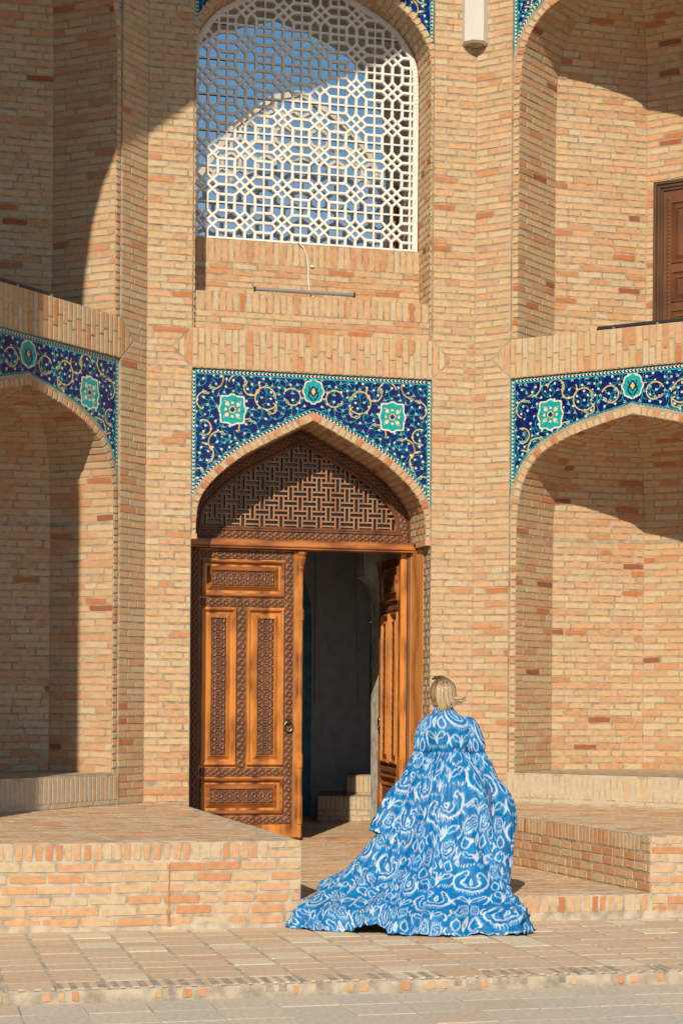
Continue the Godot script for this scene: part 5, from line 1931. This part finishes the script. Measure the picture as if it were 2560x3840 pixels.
func hair(who: Node, base: float) -> void:
	var c := Vector3(-.045, 1.690 + base, .004)
	var rad := Vector3(.085, .098, .096)
	var g := RandomNumberGenerator.new()
	g.seed = 12
	var face := Vector2(-.98, -.20).normalized()
	var v := PackedVector3Array(); var nn := PackedVector3Array(); var col := PackedColorArray()
	var cap := Buf.new()
	for i in 20:
		for j in 36:
			var q: Array[Vector3] = []
			var skip := false
			for e in [[i, j], [i, j + 1], [i + 1, j + 1], [i + 1, j]]:
				var th: float = e[0] * PI * .62 / 20.0
				var az: float = e[1] * TAU / 36.0
				var d := Vector2(cos(az), sin(az))
				if d.dot(face) > .30 and th > .95: skip = true
				q.append(c + Vector3(sin(th) * d.x * rad.x, cos(th) * rad.y, sin(th) * d.y * rad.z) * 1.03)
			if not skip: cap.quad(q[0], q[1], q[2], q[3], Color(.30, .19, .09))
	v.append_array(cap.v); nn.append_array(cap.n); col.append_array(cap.c)
	for s in 1300:
		var az := g.randf() * TAU
		var d := Vector2(cos(az), sin(az))
		var facing := d.dot(face)
		if facing > .42 and g.randf() < .90: continue
		var th0 := g.randf_range(.04, .9)
		var lift := g.randf_range(1.03, 1.15) + (.08 * g.randf() if g.randf() < .08 else 0.0)
		var blown := maxf(0.0, d.x) * g.randf_range(.3, 1.0)
		var endy := g.randf_range(1.548, 1.590) + base + .060 * smoothstep(.25, .7, -d.x) + .025 * maxf(0.0, d.x)
		var pts: Array[Vector3] = []
		var seg := 9
		for k in seg + 1:
			var t := float(k) / seg
			var th := lerpf(th0, 1.72, minf(t / .62, 1.0))
			var q := c + Vector3(sin(th) * d.x * rad.x, cos(th) * rad.y, sin(th) * d.y * rad.z) * lift
			if t > .55:
				var e := (t - .55) / .45
				q.y = lerpf(q.y, endy, e)
				q.x += d.x * .010 * e - d.x * .022 * e * e
				q.z += d.y * .008 * e - d.y * .024 * e * e
				q.x += blown * .10 * e * e + .012 * e * maxf(0.0, d.x)
				q.y += blown * .065 * e * e
			pts.append(q)
		var tone := g.randf()
		var root := Color(.16, .09, .04)
		var tip := Color(.60, .49, .32).lerp(Color(.42, .30, .17), tone * .8) if g.randf() < .74 else Color(.20, .125, .06)
		var wd := g.randf_range(.0022, .0042)
		for k in seg:
			var a := pts[k]
			var b := pts[k + 1]
			var along := (b - a).normalized()
			var out := Vector3(d.x, .2, d.y).normalized()
			var w := along.cross(out).normalized()
			var wa := wd * (1.0 - .8 * pow(float(k) / seg, 3.0))
			var wb := wd * (1.0 - .8 * pow(float(k + 1) / seg, 3.0))
			var ca := root.lerp(tip, clampf(float(k) / seg * 2.6 - .1, 0.0, 1.0))
			var cb := root.lerp(tip, clampf(float(k + 1) / seg * 2.6 - .1, 0.0, 1.0))
			var nrm := w.cross(along).normalized()
			if nrm.dot(out) < 0: nrm = -nrm
			var l1 := (nrm + w * .6).normalized()
			var l2 := (nrm - w * .6).normalized()
			v.append_array([a - w * wa, b - w * wb, b + w * wb, a - w * wa, b + w * wb, a + w * wa])
			nn.append_array([l2, l2, l1, l2, l1, l1])
			col.append_array([ca, cb, cb, ca, cb, ca])
	var arr := []
	arr.resize(Mesh.ARRAY_MAX)
	arr[Mesh.ARRAY_VERTEX] = v
	arr[Mesh.ARRAY_NORMAL] = nn
	arr[Mesh.ARRAY_COLOR] = col
	var m := ArrayMesh.new()
	m.add_surface_from_arrays(Mesh.PRIMITIVE_TRIANGLES, arr)
	var hm := mat(Color.WHITE, .38)
	hm.vertex_color_use_as_albedo = true
	put(who, "hair", m, hm)

# the body as one skin: tapered capsules joined by a smooth minimum, meshed as surface nets
func body_mesh() -> ArrayMesh:
	var b := -.19
	var big: Array = []
	for e in [[[-.02, 1.50, .0], .075, [.0, 1.24, .0], .085], [[.0, 1.24, .0], .085, [.0, 1.02, .0], .14], [[-.075, 1.0, .0], .09, [-.08, .62, .03], .065], [[-.08, .62, .03], .06, [-.08, .27, -.02], .04], [[.075, 1.0, .0], .09, [.08, .62, -.03], .065], [[.08, .62, -.03], .06, [.08, .27, .04], .04], [[-.08, .25, -.02], .04, [-.10, .225, -.14], .032], [[.08, .25, .04], .04, [.06, .225, -.09], .032], [[-.15, 1.46, .0], .048, [-.19, 1.25, .02], .040], [[-.19, 1.25, .02], .038, [-.26, 1.06, .0], .028], [[.14, 1.46, .0], .048, [.20, 1.25, .02], .040], [[.20, 1.25, .02], .038, [.29, 1.07, .02], .028], [[-.045, 1.64, .0], .048, [-.03, 1.50, .0], .056]]:
		big.append([Vector3(e[0][0], e[0][1] + b, e[0][2]), e[1], Vector3(e[2][0], e[2][1] + b, e[2][2]), e[3]])
	var st := PackedVector3Array()
	nets(st, big, Vector3(-.36, -.02, -.24), Vector3(.38, 1.46, .22), .022, .03)
	# head: skull, jaw, nose, ears, neck on a finer grid
	var f := Vector3(-.98, 0, -.20).normalized()
	var r := Vector3(.20, 0, -.98).normalized()
	var c := Vector3(-.045, 1.690 + b, .0)
	var head: Array = []
	for e in [[c + Vector3(0, .022, 0) + f * -.018, .078, c + Vector3(0, .015, 0) + f * .02, .072], [c + f * .02 + Vector3(0, -.03, 0), .060, c + f * .052 + Vector3(0, -.078, 0), .030], [c + f * .082 + Vector3(0, .0, 0), .010, c + f * .098 + Vector3(0, -.028, 0), .013], [c + f * .074 + Vector3(0, -.052, 0) + r * .016, .010, c + f * .074 + Vector3(0, -.052, 0) - r * .016, .010], [c + r * .076 + Vector3(0, .008, 0), .009, c + r * .076 + Vector3(0, -.026, 0) + f * .008, .007], [c - r * .076 + Vector3(0, .008, 0), .009, c - r * .076 + Vector3(0, -.026, 0) + f * .008, .007], [c + Vector3(0, -.05, 0) - f * .02, .050, c + Vector3(.008, -.16, .0), .052]]:
		head.append(e)
	nets(st, head, c + Vector3(-.13, -.15, -.13), c + Vector3(.12, .12, .12), .0075, .014)
	var nn := PackedVector3Array()
	nn.resize(st.size())
	for i in range(0, st.size(), 3):
		var m := (st[i + 2] - st[i]).cross(st[i + 1] - st[i]).normalized()
		nn[i] = m; nn[i + 1] = m; nn[i + 2] = m
	var arr := []
	arr.resize(Mesh.ARRAY_MAX)
	arr[Mesh.ARRAY_VERTEX] = st
	arr[Mesh.ARRAY_NORMAL] = nn
	var ms := ArrayMesh.new()
	ms.add_surface_from_arrays(Mesh.PRIMITIVE_TRIANGLES, arr)
	return ms

func nets(out: PackedVector3Array, bones: Array, lo: Vector3, hi: Vector3, cell: float, blend: float) -> void:
	var nx := int((hi.x - lo.x) / cell) + 1
	var ny := int((hi.y - lo.y) / cell) + 1
	var nz := int((hi.z - lo.z) / cell) + 1
	var val := PackedFloat32Array()
	val.resize(nx * ny * nz)
	for z in nz:
		for y in ny:
			for x in nx:
				var p := lo + Vector3(x, y, z) * cell
				var d := 1e3
				for e in bones:
					var ab: Vector3 = e[2] - e[0]
					var t := clampf((p - e[0]).dot(ab) / ab.length_squared(), 0.0, 1.0)
					var q: float = (p - (e[0] + ab * t)).length() - lerpf(e[1], e[3], t)
					var h := clampf(.5 + .5 * (d - q) / blend, 0.0, 1.0)
					d = lerpf(d, q, h) - blend * h * (1.0 - h)
				val[(z * ny + y) * nx + x] = d
	var vert := {}
	var idx := func(x: int, y: int, z: int) -> int: return (z * ny + y) * nx + x
	for z in nz - 1:
		for y in ny - 1:
			for x in nx - 1:
				var s := Vector3.ZERO
				var n := 0
				var first: bool = val[idx.call(x, y, z)] < 0.0
				var mixed := false
				for k in 8:
					if (val[idx.call(x + (k & 1), y + ((k >> 1) & 1), z + (k >> 2))] < 0.0) != first: mixed = true; break
				if not mixed: continue
				for e in [[0, 1], [2, 3], [4, 5], [6, 7], [0, 2], [1, 3], [4, 6], [5, 7], [0, 4], [1, 5], [2, 6], [3, 7]]:
					var a := Vector3(e[0] & 1, (e[0] >> 1) & 1, e[0] >> 2)
					var b := Vector3(e[1] & 1, (e[1] >> 1) & 1, e[1] >> 2)
					var va: float = val[idx.call(x + int(a.x), y + int(a.y), z + int(a.z))]
					var vb: float = val[idx.call(x + int(b.x), y + int(b.y), z + int(b.z))]
					if (va < 0.0) != (vb < 0.0):
						s += a.lerp(b, va / (va - vb))
						n += 1
				vert[idx.call(x, y, z)] = lo + (Vector3(x, y, z) + s / n) * cell
	for z in range(1, nz - 1):
		for y in range(1, ny - 1):
			for x in range(1, nx - 1):
				var i: int = idx.call(x, y, z)
				for ax in 3:
					var j: int = idx.call(x + (1 if ax == 0 else 0), y + (1 if ax == 1 else 0), z + (1 if ax == 2 else 0))
					if (val[i] < 0.0) == (val[j] < 0.0): continue
					var q: Array
					match ax:
						0: q = [idx.call(x, y - 1, z - 1), idx.call(x, y, z - 1), idx.call(x, y, z), idx.call(x, y - 1, z)]
						1: q = [idx.call(x - 1, y, z - 1), idx.call(x - 1, y, z), idx.call(x, y, z), idx.call(x, y, z - 1)]
						2: q = [idx.call(x - 1, y - 1, z), idx.call(x, y - 1, z), idx.call(x, y, z), idx.call(x - 1, y, z)]
					var ok := true
					for e in q:
						if not vert.has(e): ok = false
					if not ok: continue
					if val[i] < 0.0: q.reverse()
					out.append_array([vert[q[0]], vert[q[1]], vert[q[2]], vert[q[0]], vert[q[2]], vert[q[3]]])
